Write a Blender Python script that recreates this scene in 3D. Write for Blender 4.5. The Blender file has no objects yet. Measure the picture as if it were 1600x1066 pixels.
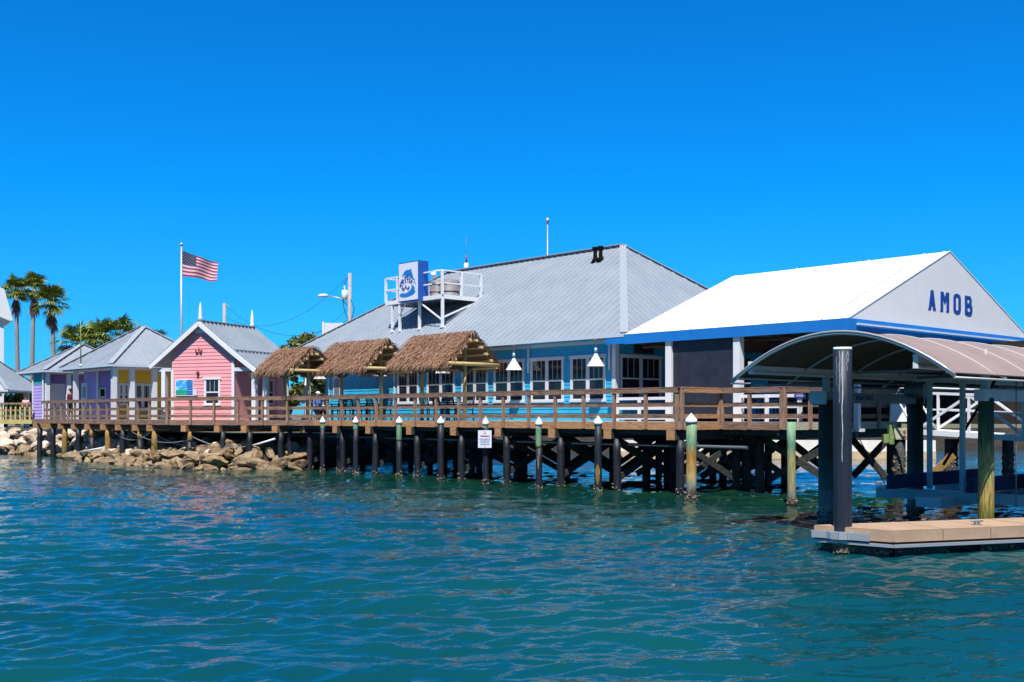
import bpy, bmesh, math, random
import numpy as np
from mathutils import Vector, Matrix
R = math.radians
rnd = random.Random(7)
sc = bpy.context.scene
C = sc.collection
# ------------------------------------------------------------------ camera
CAMZ = 2.36; FPX = 1700.0; HOR = 650.0
cd = bpy.data.cameras.new('camera'); cam = bpy.data.objects.new('camera', cd); C.objects.link(cam)
cam.location = (0, 0, CAMZ); cam.rotation_euler = (R(90), 0, 0)
cd.sensor_width = 36; cd.lens = 36*FPX/1600; cd.shift_y = (HOR-533)/1600
cd.clip_start = 0.1; cd.clip_end = 6000
sc.camera = cam
# ------------------------------------------------------------------ sky and sun
SUN_EL = 60.7
sun_h = Vector((-0.136, -0.99, 0)).normalized()
sun_dir = Vector((sun_h.x*math.cos(R(SUN_EL)), sun_h.y*math.cos(R(SUN_EL)), math.sin(R(SUN_EL))))
w = bpy.data.worlds.new('World'); sc.world = w; w.use_nodes = True
nt = w.node_tree; nt.nodes.clear()
sky = nt.nodes.new('ShaderNodeTexSky'); sky.sky_type = 'NISHITA'; sky.sun_disc = False
sky.sun_elevation = R(SUN_EL); sky.sun_rotation = math.atan2(sun_h.x, sun_h.y)
sky.air_density = 1.0; sky.dust_density = 0.2; sky.ozone_density = 3.0
tint = nt.nodes.new('ShaderNodeMix'); tint.data_type = 'RGBA'; tint.blend_type = 'MULTIPLY'; tint.inputs[0].default_value = 1.0
geo = nt.nodes.new('ShaderNodeTexCoord'); sep = nt.nodes.new('ShaderNodeSeparateXYZ')
ramp = nt.nodes.new('ShaderNodeValToRGB')
ramp.color_ramp.elements[0].position = 0.0; ramp.color_ramp.elements[0].color = (0.07, 0.45, 0.86, 1)
ramp.color_ramp.elements[1].position = 0.9; ramp.color_ramp.elements[1].color = (0.46, 0.47, 0.50, 1)
e = ramp.color_ramp.elements.new(0.2); e.color = (0.012, 0.51, 1.0, 1)
e = ramp.color_ramp.elements.new(0.45); e.color = (0.012, 0.47, 0.98, 1)
bg = nt.nodes.new('ShaderNodeBackground'); bg.inputs[1].default_value = 0.13
out = nt.nodes.new('ShaderNodeOutputWorld')
nt.links.new(geo.outputs['Generated'], sep.inputs[0]); nt.links.new(sep.outputs[2], ramp.inputs[0])
nt.links.new(sky.outputs[0], tint.inputs[6]); nt.links.new(ramp.outputs[0], tint.inputs[7])
dimr = nt.nodes.new('ShaderNodeMapRange'); dimr.inputs[1].default_value = -0.35; dimr.inputs[2].default_value = 0.45; dimr.inputs[3].default_value = 0.50; dimr.inputs[4].default_value = 1.0  # unseen sky behind the camera dimmed on purpose, to deepen shade on the walls
nt.links.new(sep.outputs[1], dimr.inputs[0])
dim = nt.nodes.new('ShaderNodeMix'); dim.data_type = 'RGBA'; dim.blend_type = 'MULTIPLY'; dim.inputs[0].default_value = 1.0
nt.links.new(tint.outputs[2], dim.inputs[6]); nt.links.new(dimr.outputs[0], dim.inputs[7]); nt.links.new(dim.outputs[2], bg.inputs[0]); nt.links.new(bg.outputs[0], out.inputs[0])
sl = bpy.data.lights.new('sun', 'SUN'); so = bpy.data.objects.new('sun', sl); C.objects.link(so)
sl.energy = 5.0; sl.angle = R(0.5); sl.color = (1.0, 0.965, 0.90)
so.rotation_euler = sun_dir.to_track_quat('Z', 'Y').to_euler(); so.location = (0, -20, 40)
sc.view_settings.view_transform = 'Standard'; sc.view_settings.look = 'None'
sc.view_settings.exposure = 0.45; sc.view_settings.gamma = 1
# ------------------------------------------------------------------ frames
A = Vector((5.11, 33.04, 0)); U = Vector((-0.674, 0.739, 0)); V = Vector((0.739, 0.674, 0))
MR = math.atan2(-0.739, 0.674)          # rotation of the pier frame: local x runs right/near, local y runs back
def P(x, y, z=0): return A - U*x + V*y + Vector((0, 0, z))
def lx(px, y, sh=0):                     # local x of the point seen at picture column px on the line local y = y
    k = (px-800)/FPX; a = A + V*y
    return -(a.x - k*a.y)/(k*U.y - U.x)
def ly(px, x):
    k = (px-800)/FPX; a = A - U*x
    return (k*a.y - a.x)/(V.x - k*V.y)
def zat(p, py): return CAMZ + (HOR-py)*p.y/FPX
def at(px, d, z=0): return Vector(((px-800)/FPX*d, d, z))
DECK = 2.17
# ------------------------------------------------------------------ materials
def new_mat(name):
    m = bpy.data.materials.new(name); m.use_nodes = True
    return m, m.node_tree, m.node_tree.nodes['Principled BSDF']
def mat(name, c, rough=0.6, c2=None, scale=4.0, stretch=(1, 1, 1), metal=0.0, bump=0.0, bscale=None, det=4, spec=None, island=None, objrand=False, lo=0.35, hi=0.65, trans=None):
    m, t, b = new_mat(name)
    b.inputs['Base Color'].default_value = (*c, 1); b.inputs['Roughness'].default_value = rough; b.inputs['Metallic'].default_value = metal
    if spec is not None: b.inputs['Specular IOR Level'].default_value = spec
    if c2 is None and bump == 0 and not island: return m
    tc = t.nodes.new('ShaderNodeTexCoord'); mp = t.nodes.new('ShaderNodeMapping'); mp.inputs['Scale'].default_value = stretch
    t.links.new(tc.outputs['Object'], mp.inputs[0])
    n = t.nodes.new('ShaderNodeTexNoise'); n.inputs['Scale'].default_value = scale; n.inputs['Detail'].default_value = det; n.inputs['Roughness'].default_value = 0.65
    t.links.new(mp.outputs[0], n.inputs['Vector'])
    if c2 is not None:
        r = t.nodes.new('ShaderNodeValToRGB'); r.color_ramp.elements[0].position = lo; r.color_ramp.elements[1].position = hi
        r.color_ramp.elements[0].color = (*c, 1); r.color_ramp.elements[1].color = (*c2, 1)
        t.links.new(n.outputs[0], r.inputs[0]); last = r.outputs[0]
        if island or objrand:
            if objrand:
                g = t.nodes.new('ShaderNodeObjectInfo'); ro = g.outputs['Random']
            else:
                g = t.nodes.new('ShaderNodeNewGeometry'); ro = g.outputs['Random Per Island']
            r2 = t.nodes.new('ShaderNodeValToRGB'); el = r2.color_ramp.elements
            cols = island; el[0].color = (*cols[0], 1); el[1].color = (*cols[-1], 1)
            for i in range(1, len(cols)-1):
                x = el.new(i/(len(cols)-1)); x.color = (*cols[i], 1)
            t.links.new(ro, r2.inputs[0])
            mx = t.nodes.new('ShaderNodeMix'); mx.data_type = 'RGBA'; mx.blend_type = 'MIX'; mx.inputs[0].default_value = 0.6
            t.links.new(last, mx.inputs[6]); t.links.new(r2.outputs[0], mx.inputs[7]); last = mx.outputs[2]
        t.links.new(last, b.inputs['Base Color'])
    if bump:
        n2 = t.nodes.new('ShaderNodeTexNoise'); n2.inputs['Scale'].default_value = bscale or scale*3; n2.inputs['Detail'].default_value = 5
        t.links.new(mp.outputs[0], n2.inputs['Vector'])
        bp = t.nodes.new('ShaderNodeBump'); bp.inputs['Strength'].default_value = bump; bp.inputs['Distance'].default_value = 0.02
        t.links.new(n2.outputs[0], bp.inputs['Height']); t.links.new(bp.outputs[0], b.inputs['Normal'])
    return m
def zmat(name, stops, rough=0.8, wob=0.25, streak=(9, 9, 0.7), dark=0.45, bump=0.5):
    """colour bands by height (stains that grow at different heights), broken up by vertical streaks; stops in metres above water"""
    m, t, b = new_mat(name); b.inputs['Roughness'].default_value = rough
    g = t.nodes.new('ShaderNodeNewGeometry'); sp = t.nodes.new('ShaderNodeSeparateXYZ'); t.links.new(g.outputs['Position'], sp.inputs[0])
    mp = t.nodes.new('ShaderNodeMapping'); mp.inputs['Scale'].default_value = streak; t.links.new(g.outputs['Position'], mp.inputs[0])
    n = t.nodes.new('ShaderNodeTexNoise'); n.inputs['Scale'].default_value = 2.2; n.inputs['Detail'].default_value = 6; n.inputs['Roughness'].default_value = .7; t.links.new(mp.outputs[0], n.inputs['Vector'])
    ma = t.nodes.new('ShaderNodeMath'); ma.operation = 'MULTIPLY_ADD'; ma.inputs[1].default_value = wob*4; t.links.new(n.outputs[0], ma.inputs[0])
    sb = t.nodes.new('ShaderNodeMath'); sb.operation = 'SUBTRACT'; sb.inputs[1].default_value = wob*2; t.links.new(sp.outputs[2], sb.inputs[0]); t.links.new(sb.outputs[0], ma.inputs[2])
    dv = t.nodes.new('ShaderNodeMath'); dv.operation = 'DIVIDE'; dv.inputs[1].default_value = 4.0; t.links.new(ma.outputs[0], dv.inputs[0])
    r = t.nodes.new('ShaderNodeValToRGB'); el = r.color_ramp.elements
    el[0].position = stops[0][0]/4; el[0].color = (*stops[0][1], 1); el[1].position = stops[-1][0]/4; el[1].color = (*stops[-1][1], 1)
    for z, c in stops[1:-1]:
        x = el.new(z/4); x.color = (*c, 1)
    t.links.new(dv.outputs[0], r.inputs[0])
    n3 = t.nodes.new('ShaderNodeTexNoise'); n3.inputs['Scale'].default_value = 5; n3.inputs['Detail'].default_value = 6; t.links.new(mp.outputs[0], n3.inputs['Vector'])
    r3 = t.nodes.new('ShaderNodeValToRGB'); r3.color_ramp.elements[0].position = .35; r3.color_ramp.elements[0].color = (dark, dark, dark, 1); r3.color_ramp.elements[1].position = .6
    t.links.new(n3.outputs[0], r3.inputs[0])
    mx = t.nodes.new('ShaderNodeMix'); mx.data_type = 'RGBA'; mx.blend_type = 'MULTIPLY'; mx.inputs[0].default_value = 1
    t.links.new(r.outputs[0], mx.inputs[6]); t.links.new(r3.outputs[0], mx.inputs[7]); t.links.new(mx.outputs[2], b.inputs['Base Color'])
    bp = t.nodes.new('ShaderNodeBump'); bp.inputs['Strength'].default_value = bump; bp.inputs['Distance'].default_value = .02
    t.links.new(n3.outputs[0], bp.inputs['Height']); t.links.new(bp.outputs[0], b.inputs['Normal'])
    return m
M = {}
M['wood_h'] = mat('weathered wood boards', (0.09, 0.042, 0.030), .8, (0.40, 0.245, 0.17), 2.0, (1.3, 1.3, 14), bump=.5, bscale=5, lo=.3, hi=.72)
M['wood_v'] = mat('weathered wood posts', (0.13, 0.065, 0.045), .8, (0.47, 0.30, 0.21), 2.0, (12, 12, 1.5), bump=.5, bscale=5, lo=.3, hi=.7)
M['wood_orange'] = mat('new orange wood', (0.30, 0.13, 0.06), .8, (0.60, 0.33, 0.15), 2.2, (1.5, 1.5, 12), bump=.4, bscale=5, lo=.3, hi=.7)
M['wood_pale'] = mat('pale weathered wood', (0.38, 0.34, 0.24), .8, (0.55, 0.52, 0.40), 2.2, (1.5, 1.5, 12), bump=.4, bscale=5)
M['wood_yellow'] = mat('yellow treated wood', (0.42, 0.34, 0.10), .8, (0.62, 0.52, 0.22), 3, (3, 3, 3), bump=.3)
M['deck'] = mat('grey deck boards', (0.22, 0.20, 0.18), .85, (0.36, 0.32, 0.28), 3, (1, 8, 1), bump=.3)
M['dark_wood'] = mat('creosote dark wood', (0.018, 0.020, 0.022), .85, (0.06, 0.06, 0.055), 3, (4, 4, 4), bump=.4)
M['wrap'] = mat('black pile wrap', (0.006, 0.007, 0.012), .55, (0.02, 0.024, 0.038), 1.5, (7, 7, .9), bump=.5, bscale=4, lo=.4, hi=.7)
M['bluewrap'] = mat('dark blue plastic pile sleeve', (0.006, 0.010, 0.020), .55, (0.020, 0.028, 0.046), 1.2, (6, 6, .5), bump=.25, bscale=3, lo=.35, hi=.75)
M['drip'] = mat('white drip stain', (0.55, 0.66, 0.70), .7)
G1 = (0.17, 0.33, 0.20); G2 = (0.30, 0.42, 0.24); OR = (0.44, 0.20, 0.04); YO = (0.62, 0.42, 0.15); BK = (0.03, 0.025, 0.02); GY = (0.3, 0.27, 0.22)
M['timber_big'] = zmat('green and rust stained timber', [(0, BK), (.22, (0.10, .08, .06)), (.38, GY), (.5, (0.36, 0.38, 0.2)), (.65, YO), (1.2, OR), (1.45, (0.30, .28, .12)), (1.6, G1), (2.6, G2)], dark=.5, wob=.1)
M['timber_green'] = zmat('green treated timber', [(0, BK), (.25, GY), (.45, (0.35, 0.33, 0.16)), (1.2, (0.42, 0.38, 0.16)), (1.5, G1), (2.6, (0.26, 0.46, 0.28))], dark=.5, wob=.15)
M['timber_orange'] = zmat('orange stained timber', [(0, BK), (.5, (0.28, .18, .05)), (1.2, (0.42, .23, .05)), (2.2, (0.42, .25, .10))], dark=.4, wob=.15)
M['timber_lift'] = zmat('dark green lift pile', [(0, (0.5, .5, .4)), (.12, (0.45, .45, .36)), (.2, (.05, .08, .02)), (.4, (0.25, .22, .03)), (.8, (0.55, .38, .10)), (1.3, (0.30, .40, .15)), (2.0, (0.10, .17, .08)), (2.7, (0.05, .08, .05))], dark=.35, wob=.12)
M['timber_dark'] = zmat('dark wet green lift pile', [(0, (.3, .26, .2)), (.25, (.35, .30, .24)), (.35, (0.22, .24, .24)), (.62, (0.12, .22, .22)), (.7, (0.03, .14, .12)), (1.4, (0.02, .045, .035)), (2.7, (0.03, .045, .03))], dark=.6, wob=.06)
M['barnacle'] = mat('barnacles', (0.05, 0.04, 0.03), .9, (0.34, 0.28, 0.20), 14, bump=.8)
M['white'] = mat('white paint', (0.80, 0.81, 0.84), .5, (0.72, 0.73, 0.77), 2.5, lo=.3, hi=.75)
M['trim_grey'] = mat('pale trim', (0.66, 0.68, 0.73), .5)
M['cap'] = mat('white plastic cap', (0.80, 0.80, 0.82), .35)
M['aqua'] = mat('turquoise siding', (0.035, 0.45, 0.74), .6, (0.022, 0.37, 0.63), 1.6, bump=.1)
M['pink'] = mat('pink siding', (0.86, 0.36, 0.39), .6, (0.82, 0.33, 0.36), 1.2, bump=.1)
M['lilac'] = mat('lilac siding', (0.52, 0.38, 0.80), .6, (0.48, 0.35, 0.76), 1.2)
M['purple'] = mat('purple siding', (0.30, 0.20, 0.55), .6, (0.27, 0.18, 0.5), 1.2)
M['teal'] = mat('teal siding', (0.015, 0.33, 0.33), .6)
M['yellow'] = mat('yellow siding', (0.82, 0.52, 0.05), .6, (0.78, 0.49, 0.045), 1.2)
M['glass'] = mat('dark window glass', (0.010, 0.013, 0.024), .06, (0.03, 0.035, 0.05), .9, bump=.03, bscale=1.5, lo=.4, hi=.7)
M['muntin'] = mat('grey muntin', (0.42, 0.46, 0.47), .5)
M['roof'] = mat('galvalume roof', (0.31, 0.355, 0.415), .45, (0.38, 0.425, 0.48), .8, metal=.25, lo=.3, hi=.7, bump=.05, bscale=2)
M['rooftrim'] = mat('roof flashing', (0.30, 0.33, 0.38), .5)
M['gutter'] = mat('pale blue fascia', (0.55, 0.62, 0.72), .45)
M['canvas'] = mat('white tent canvas', (0.80, 0.80, 0.82), .8, (0.74, 0.75, 0.77), 1.0, (1, 1, 1), bump=.15, bscale=1.5, lo=.3, hi=.7)
M['blue'] = mat('bright blue canvas band', (0.012, 0.20, 0.62), .5, (0.01, 0.17, 0.56), 1.5)
M['navy'] = mat('navy letters', (0.008, 0.05, 0.33), .5)
M['signblue'] = mat('deep blue sign', (0.01, 0.09, 0.42), .45)
M['screen'] = mat('dark insect screen', (0.016, 0.018, 0.032), .5, (0.028, 0.03, 0.05), 2.0)
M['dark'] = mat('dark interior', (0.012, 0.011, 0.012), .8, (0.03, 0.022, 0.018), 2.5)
M['rafter'] = mat('brown tent rafters', (0.09, 0.05, 0.035), .7)
M['thatch'] = mat('palm thatch', (0.17, 0.085, 0.045), .85, (0.42, 0.235, 0.145), 9, island=[(0.05, .025, .015), (.28, .14, .08), (.48, .27, .17), (.13, .07, .04), (.62, .42, .29)])
M['thatchbase'] = mat('thatch underlay', (0.10, 0.055, 0.03), .9, (0.2, .12, .07), 12)
M['log'] = mat('peeled pine log', (0.42, 0.30, 0.12), .7, (0.58, 0.45, 0.22), 3, (8, 8, 2), bump=.3)
M['logend'] = mat('log end grain', (0.70, 0.52, 0.28), .7)
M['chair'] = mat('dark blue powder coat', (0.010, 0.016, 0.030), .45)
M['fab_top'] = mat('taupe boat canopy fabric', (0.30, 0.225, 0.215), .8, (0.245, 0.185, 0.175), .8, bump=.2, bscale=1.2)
M['alu'] = mat('weathered aluminium', (0.70, 0.70, 0.71), .5, (0.80, 0.80, 0.80), 2, metal=.0)
M['aludark'] = mat('dark aluminium', (0.17, 0.19, 0.23), .5, (0.24, 0.26, 0.3), 2, metal=.3)
M['alublue'] = mat('pale blue aluminium', (0.36, 0.47, 0.52), .5, (0.44, 0.54, 0.58), 2, metal=.1)
M['bunk'] = mat('navy bunk carpet', (0.010, 0.024, 0.075), .9, (0.015, 0.035, 0.10), 6)
M['dock'] = mat('tan composite dock boards', (0.37, 0.25, 0.165), .8, (0.45, 0.31, 0.21), 2.0, (1, 1, 1), bump=.15, bscale=20)
M['float'] = mat('black dock float', (0.010, 0.011, 0.014), .5, (0.03, 0.03, 0.035), 5, bump=.3)
M['concrete'] = mat('pale concrete', (0.74, 0.72, 0.67), .9, (0.86, 0.84, 0.80), 1.5, bump=.2)
M['concrete_low'] = mat('tan stained concrete', (0.50, 0.38, 0.25), .9, (0.62, 0.48, 0.33), 2)
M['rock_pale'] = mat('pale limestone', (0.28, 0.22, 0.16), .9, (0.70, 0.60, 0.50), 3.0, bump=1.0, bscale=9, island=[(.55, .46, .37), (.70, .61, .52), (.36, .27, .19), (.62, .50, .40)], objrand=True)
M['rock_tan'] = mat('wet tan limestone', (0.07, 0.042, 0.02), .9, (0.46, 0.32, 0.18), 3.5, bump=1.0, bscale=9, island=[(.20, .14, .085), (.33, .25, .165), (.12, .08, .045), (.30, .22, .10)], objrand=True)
M['land'] = mat('sandy ground', (0.07, 0.07, 0.04), .95, (0.20, 0.18, 0.11), .6)
M['bank'] = mat('dark bank', (0.010, 0.009, 0.007), .95, (0.035, 0.028, 0.02), 2, bump=.8)
M['bark'] = mat('palm bark', (0.18, 0.15, 0.14), .9, (0.42, 0.37, 0.36), 2, (3, 3, 6), bump=.5)
M['barkdark'] = mat('dark trunk', (0.035, 0.033, 0.04), .9, (0.1, 0.09, 0.09), 2, (3, 3, 6))
M['frond'] = mat('palm frond', (0.035, 0.075, 0.012), .55, (0.16, 0.22, 0.03), .8, island=[(.02, .055, .012), (.10, .17, .02), (.42, .40, .03), (.05, .11, .015)])
M['deadfrond'] = mat('dead palm fronds', (0.10, 0.06, 0.04), .9, (0.30, 0.18, 0.11), 5, island=[(.10, .06, .04), (.36, .2, .12), (.2, .12, .08)])
M['leaf'] = mat('leaves', (0.03, 0.055, 0.012), .6, (0.13, 0.13, 0.02), 1.0, island=[(.02, .045, .01), (.08, .11, .015), (.26, .22, .02)])
M['galv'] = mat('galvanised pole', (0.50, 0.52, 0.55), .4, metal=.5)
M['polewood'] = mat('grey utility pole', (0.30, 0.28, 0.26), .9, (0.42, 0.40, 0.37), 3, (5, 5, .6))
M['wire'] = mat('black wire', (0.02, 0.02, 0.025), .6)
M['red'] = mat('flag red', (0.36, 0.008, 0.035), .7)
M['flagwhite'] = mat('flag white', (0.55, 0.50, 0.58), .7)
M['flagblue'] = mat('flag navy', (0.008, 0.010, 0.06), .7)
M['rust'] = mat('rust red metal', (0.30, 0.06, 0.04), .7)
M['grey'] = mat('grey fan housing', (0.17, 0.155, 0.165), .6, (0.23, .21, .22), 3)
M['black'] = mat('black rubber', (0.006, 0.006, 0.008), .95, spec=.1)
M['skin'] = mat('skin', (0.48, 0.27, 0.18), .6)
M['cloth_dark'] = mat('dark red shirt', (0.10, 0.012, 0.02), .8)
M['cloth_black'] = mat('black trousers', (0.012, 0.010, 0.015), .8)
M['cloth_blue'] = mat('blue shirt', (0.10, 0.17, 0.45), .8)
M['cloth_pink'] = mat('pale pink shirt', (0.75, 0.45, 0.42), .8)
M['hair'] = mat('dark hair', (0.015, 0.010, 0.008), .6)
M['posterblue'] = mat('poster sky', (0.02, 0.36, 0.75), .5, (0.40, 0.72, 0.85), 3.0, (1, 1, 3), lo=.45, hi=.6)
M['postergreen'] = mat('poster shallows', (0.01, 0.30, 0.25), .5, (0.03, .42, .16), 5)
M['posternavy'] = mat('poster panel', (0.02, 0.12, 0.45), .5)
M['signwhite'] = mat('white sign face', (0.74, 0.76, 0.84), .4)
M['hull'] = mat('dark green hull', (0.015, 0.045, 0.05), .25)
M['strap'] = mat('lime strap', (0.45, 0.6, 0.05), .6)
M['greenalga'] = mat('algae green wood', (0.10, 0.18, 0.05), .8, (0.24, .32, .12), 6)
# two-sided boat canopy: taupe top, dark lining
# ------------------------------------------------------------------ mesh builder
class MB:
    def __init__(s): s.v = []; s.f = []; s.m = []; s.sm = []
    def add(s, vs, fs, mi=0, smooth=False):
        n = len(s.v); s.v += [tuple(v) for v in vs]
        for f in fs: s.f.append([n+i for i in f]); s.m.append(mi); s.sm.append(smooth)
    def box(s, x0, x1, y0, y1, z0, z1, mi=0):
        if x0 > x1: x0, x1 = x1, x0
        if y0 > y1: y0, y1 = y1, y0
        s.add([(x0,y0,z0),(x1,y0,z0),(x1,y1,z0),(x0,y1,z0),(x0,y0,z1),(x1,y0,z1),(x1,y1,z1),(x0,y1,z1)],
              [(0,3,2,1),(4,5,6,7),(0,1,5,4),(1,2,6,5),(2,3,7,6),(3,0,4,7)], mi)
    def bar(s, p, q, wd, ht, up=(0,0,1), mi=0):
        p = Vector(p); q = Vector(q); d = (q-p).normalized(); up = Vector(up)
        if abs(d.dot(up.normalized())) > .99: up = Vector((0,1,0))
        sd = d.cross(up).normalized(); u2 = sd.cross(d).normalized()
        vs = [a + sd*(i*wd/2) + u2*(j*ht/2) for a in (p, q) for (i, j) in ((-1,-1),(1,-1),(1,1),(-1,1))]
        s.add(vs, [(0,1,2,3),(4,7,6,5),(0,4,5,1),(1,5,6,2),(2,6,7,3),(3,7,4,0)], mi)
    def tube(s, p, q, r0, r1=None, n=12, mi=0, cap=True, smooth=True):
        if r1 is None: r1 = r0
        s.path([p, q], [r0, r1], n, mi, cap, smooth)
    def path(s, pts, rs, n=8, mi=0, cap=True, smooth=True):
        pts = [Vector(p) for p in pts]
        if not isinstance(rs, (list, tuple)): rs = [rs]*len(pts)
        base = len(s.v); prev = None
        for i, p in enumerate(pts):
            d = (pts[min(i+1, len(pts)-1)] - pts[max(i-1, 0)]).normalized()
            if prev is None:
                a = Vector((1,0,0)) if abs(d.x) < .8 else Vector((0,1,0)); prev = a
            sd = (prev - d*prev.dot(d)).normalized(); prev = sd; u2 = d.cross(sd)
            for k in range(n):
                t = 2*math.pi*k/n; s.v.append(tuple(p + (sd*math.cos(t)+u2*math.sin(t))*rs[i]))
        for i in range(len(pts)-1):
            for k in range(n):
                a = base+i*n+k; b = base+i*n+(k+1)%n
                s.f.append([a, b, b+n, a+n]); s.m.append(mi); s.sm.append(smooth)
        if cap:
            s.f.append([base+k for k in range(n)][::-1]); s.m.append(mi); s.sm.append(False)
            e = base+(len(pts)-1)*n
            s.f.append([e+k for k in range(n)]); s.m.append(mi); s.sm.append(False)
    def poly(s, pts, mi=0): s.add(pts, [tuple(range(len(pts)))], mi)
    def prism(s, pts, off, mi=0):
        """polygon extruded by vector off"""
        off = Vector(off); n = len(pts); a = [Vector(p) for p in pts]; b = [p+off for p in a]
        s.add(a+b, [tuple(range(n))[::-1], tuple(range(n, 2*n))] + [(i, (i+1)%n, n+(i+1)%n, n+i) for i in range(n)], mi)
    def build(s, name, m, parent=None, smooth=None):
        me = bpy.data.meshes.new(name); me.from_pydata(s.v, [], s.f)
        ms = m if isinstance(m, (list, tuple)) else [m]
        for x in ms: me.materials.append(M[x] if isinstance(x, str) else x)
        for i, p in enumerate(me.polygons): p.material_index = s.m[i]; p.use_smooth = s.sm[i]
        bm = bmesh.new(); bm.from_mesh(me); bmesh.ops.recalc_face_normals(bm, faces=bm.faces); bm.to_mesh(me); bm.free()
        o = bpy.data.objects.new(name, me); C.objects.link(o)
        if parent: o.parent = parent
        return o
def _bp(self, name, m, parent=None):
    par = list(range(len(self.v)))
    def find(i):
        while par[i] != i: par[i] = par[par[i]]; i = par[i]
        return i
    for f in self.f:
        a = find(f[0])
        for j in f[1:]: par[find(j)] = a
    groups = {}
    for k, f in enumerate(self.f): groups.setdefault(find(f[0]), []).append(k)
    outl_ = []
    for g in groups.values():
        mb = MB(); mp = {}
        for k in g:
            for i in self.f[k]:
                if i not in mp: mp[i] = len(mb.v); mb.v.append(self.v[i])
            mb.f.append([mp[i] for i in self.f[k]]); mb.m.append(self.m[k]); mb.sm.append(self.sm[k])
        outl_.append(mb.build(name, m, parent))
    return outl_
MB.build_parts = _bp
def tag(o, label, cat, group=None, kind=None):
    if label: o['label'] = label
    if cat: o['category'] = cat
    if group: o['group'] = group
    if kind: o['kind'] = kind
    return o
def thing(name, label, cat, loc=(0,0,0), rz=0.0, group=None):
    o = bpy.data.objects.new(name, None); C.objects.link(o); o.location = loc; o.rotation_euler = (0,0,rz)
    o.empty_display_size = .3
    return tag(o, label, cat, group)
def dup(r0, loc, rz, label):
    r = r0.copy(); C.objects.link(r); r.location = loc; r.rotation_euler = (0,0,rz); r['label'] = label
    for ch in list(r0.children):
        c = ch.copy(); C.objects.link(c); c.parent = r
        for g in ch.children:
            d = g.copy(); C.objects.link(d); d.parent = c
    return r
ORD = ['first','second','third','fourth','fifth','sixth','seventh','eighth','ninth','tenth','eleventh','twelfth','thirteenth','fourteenth','fifteenth']
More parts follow.
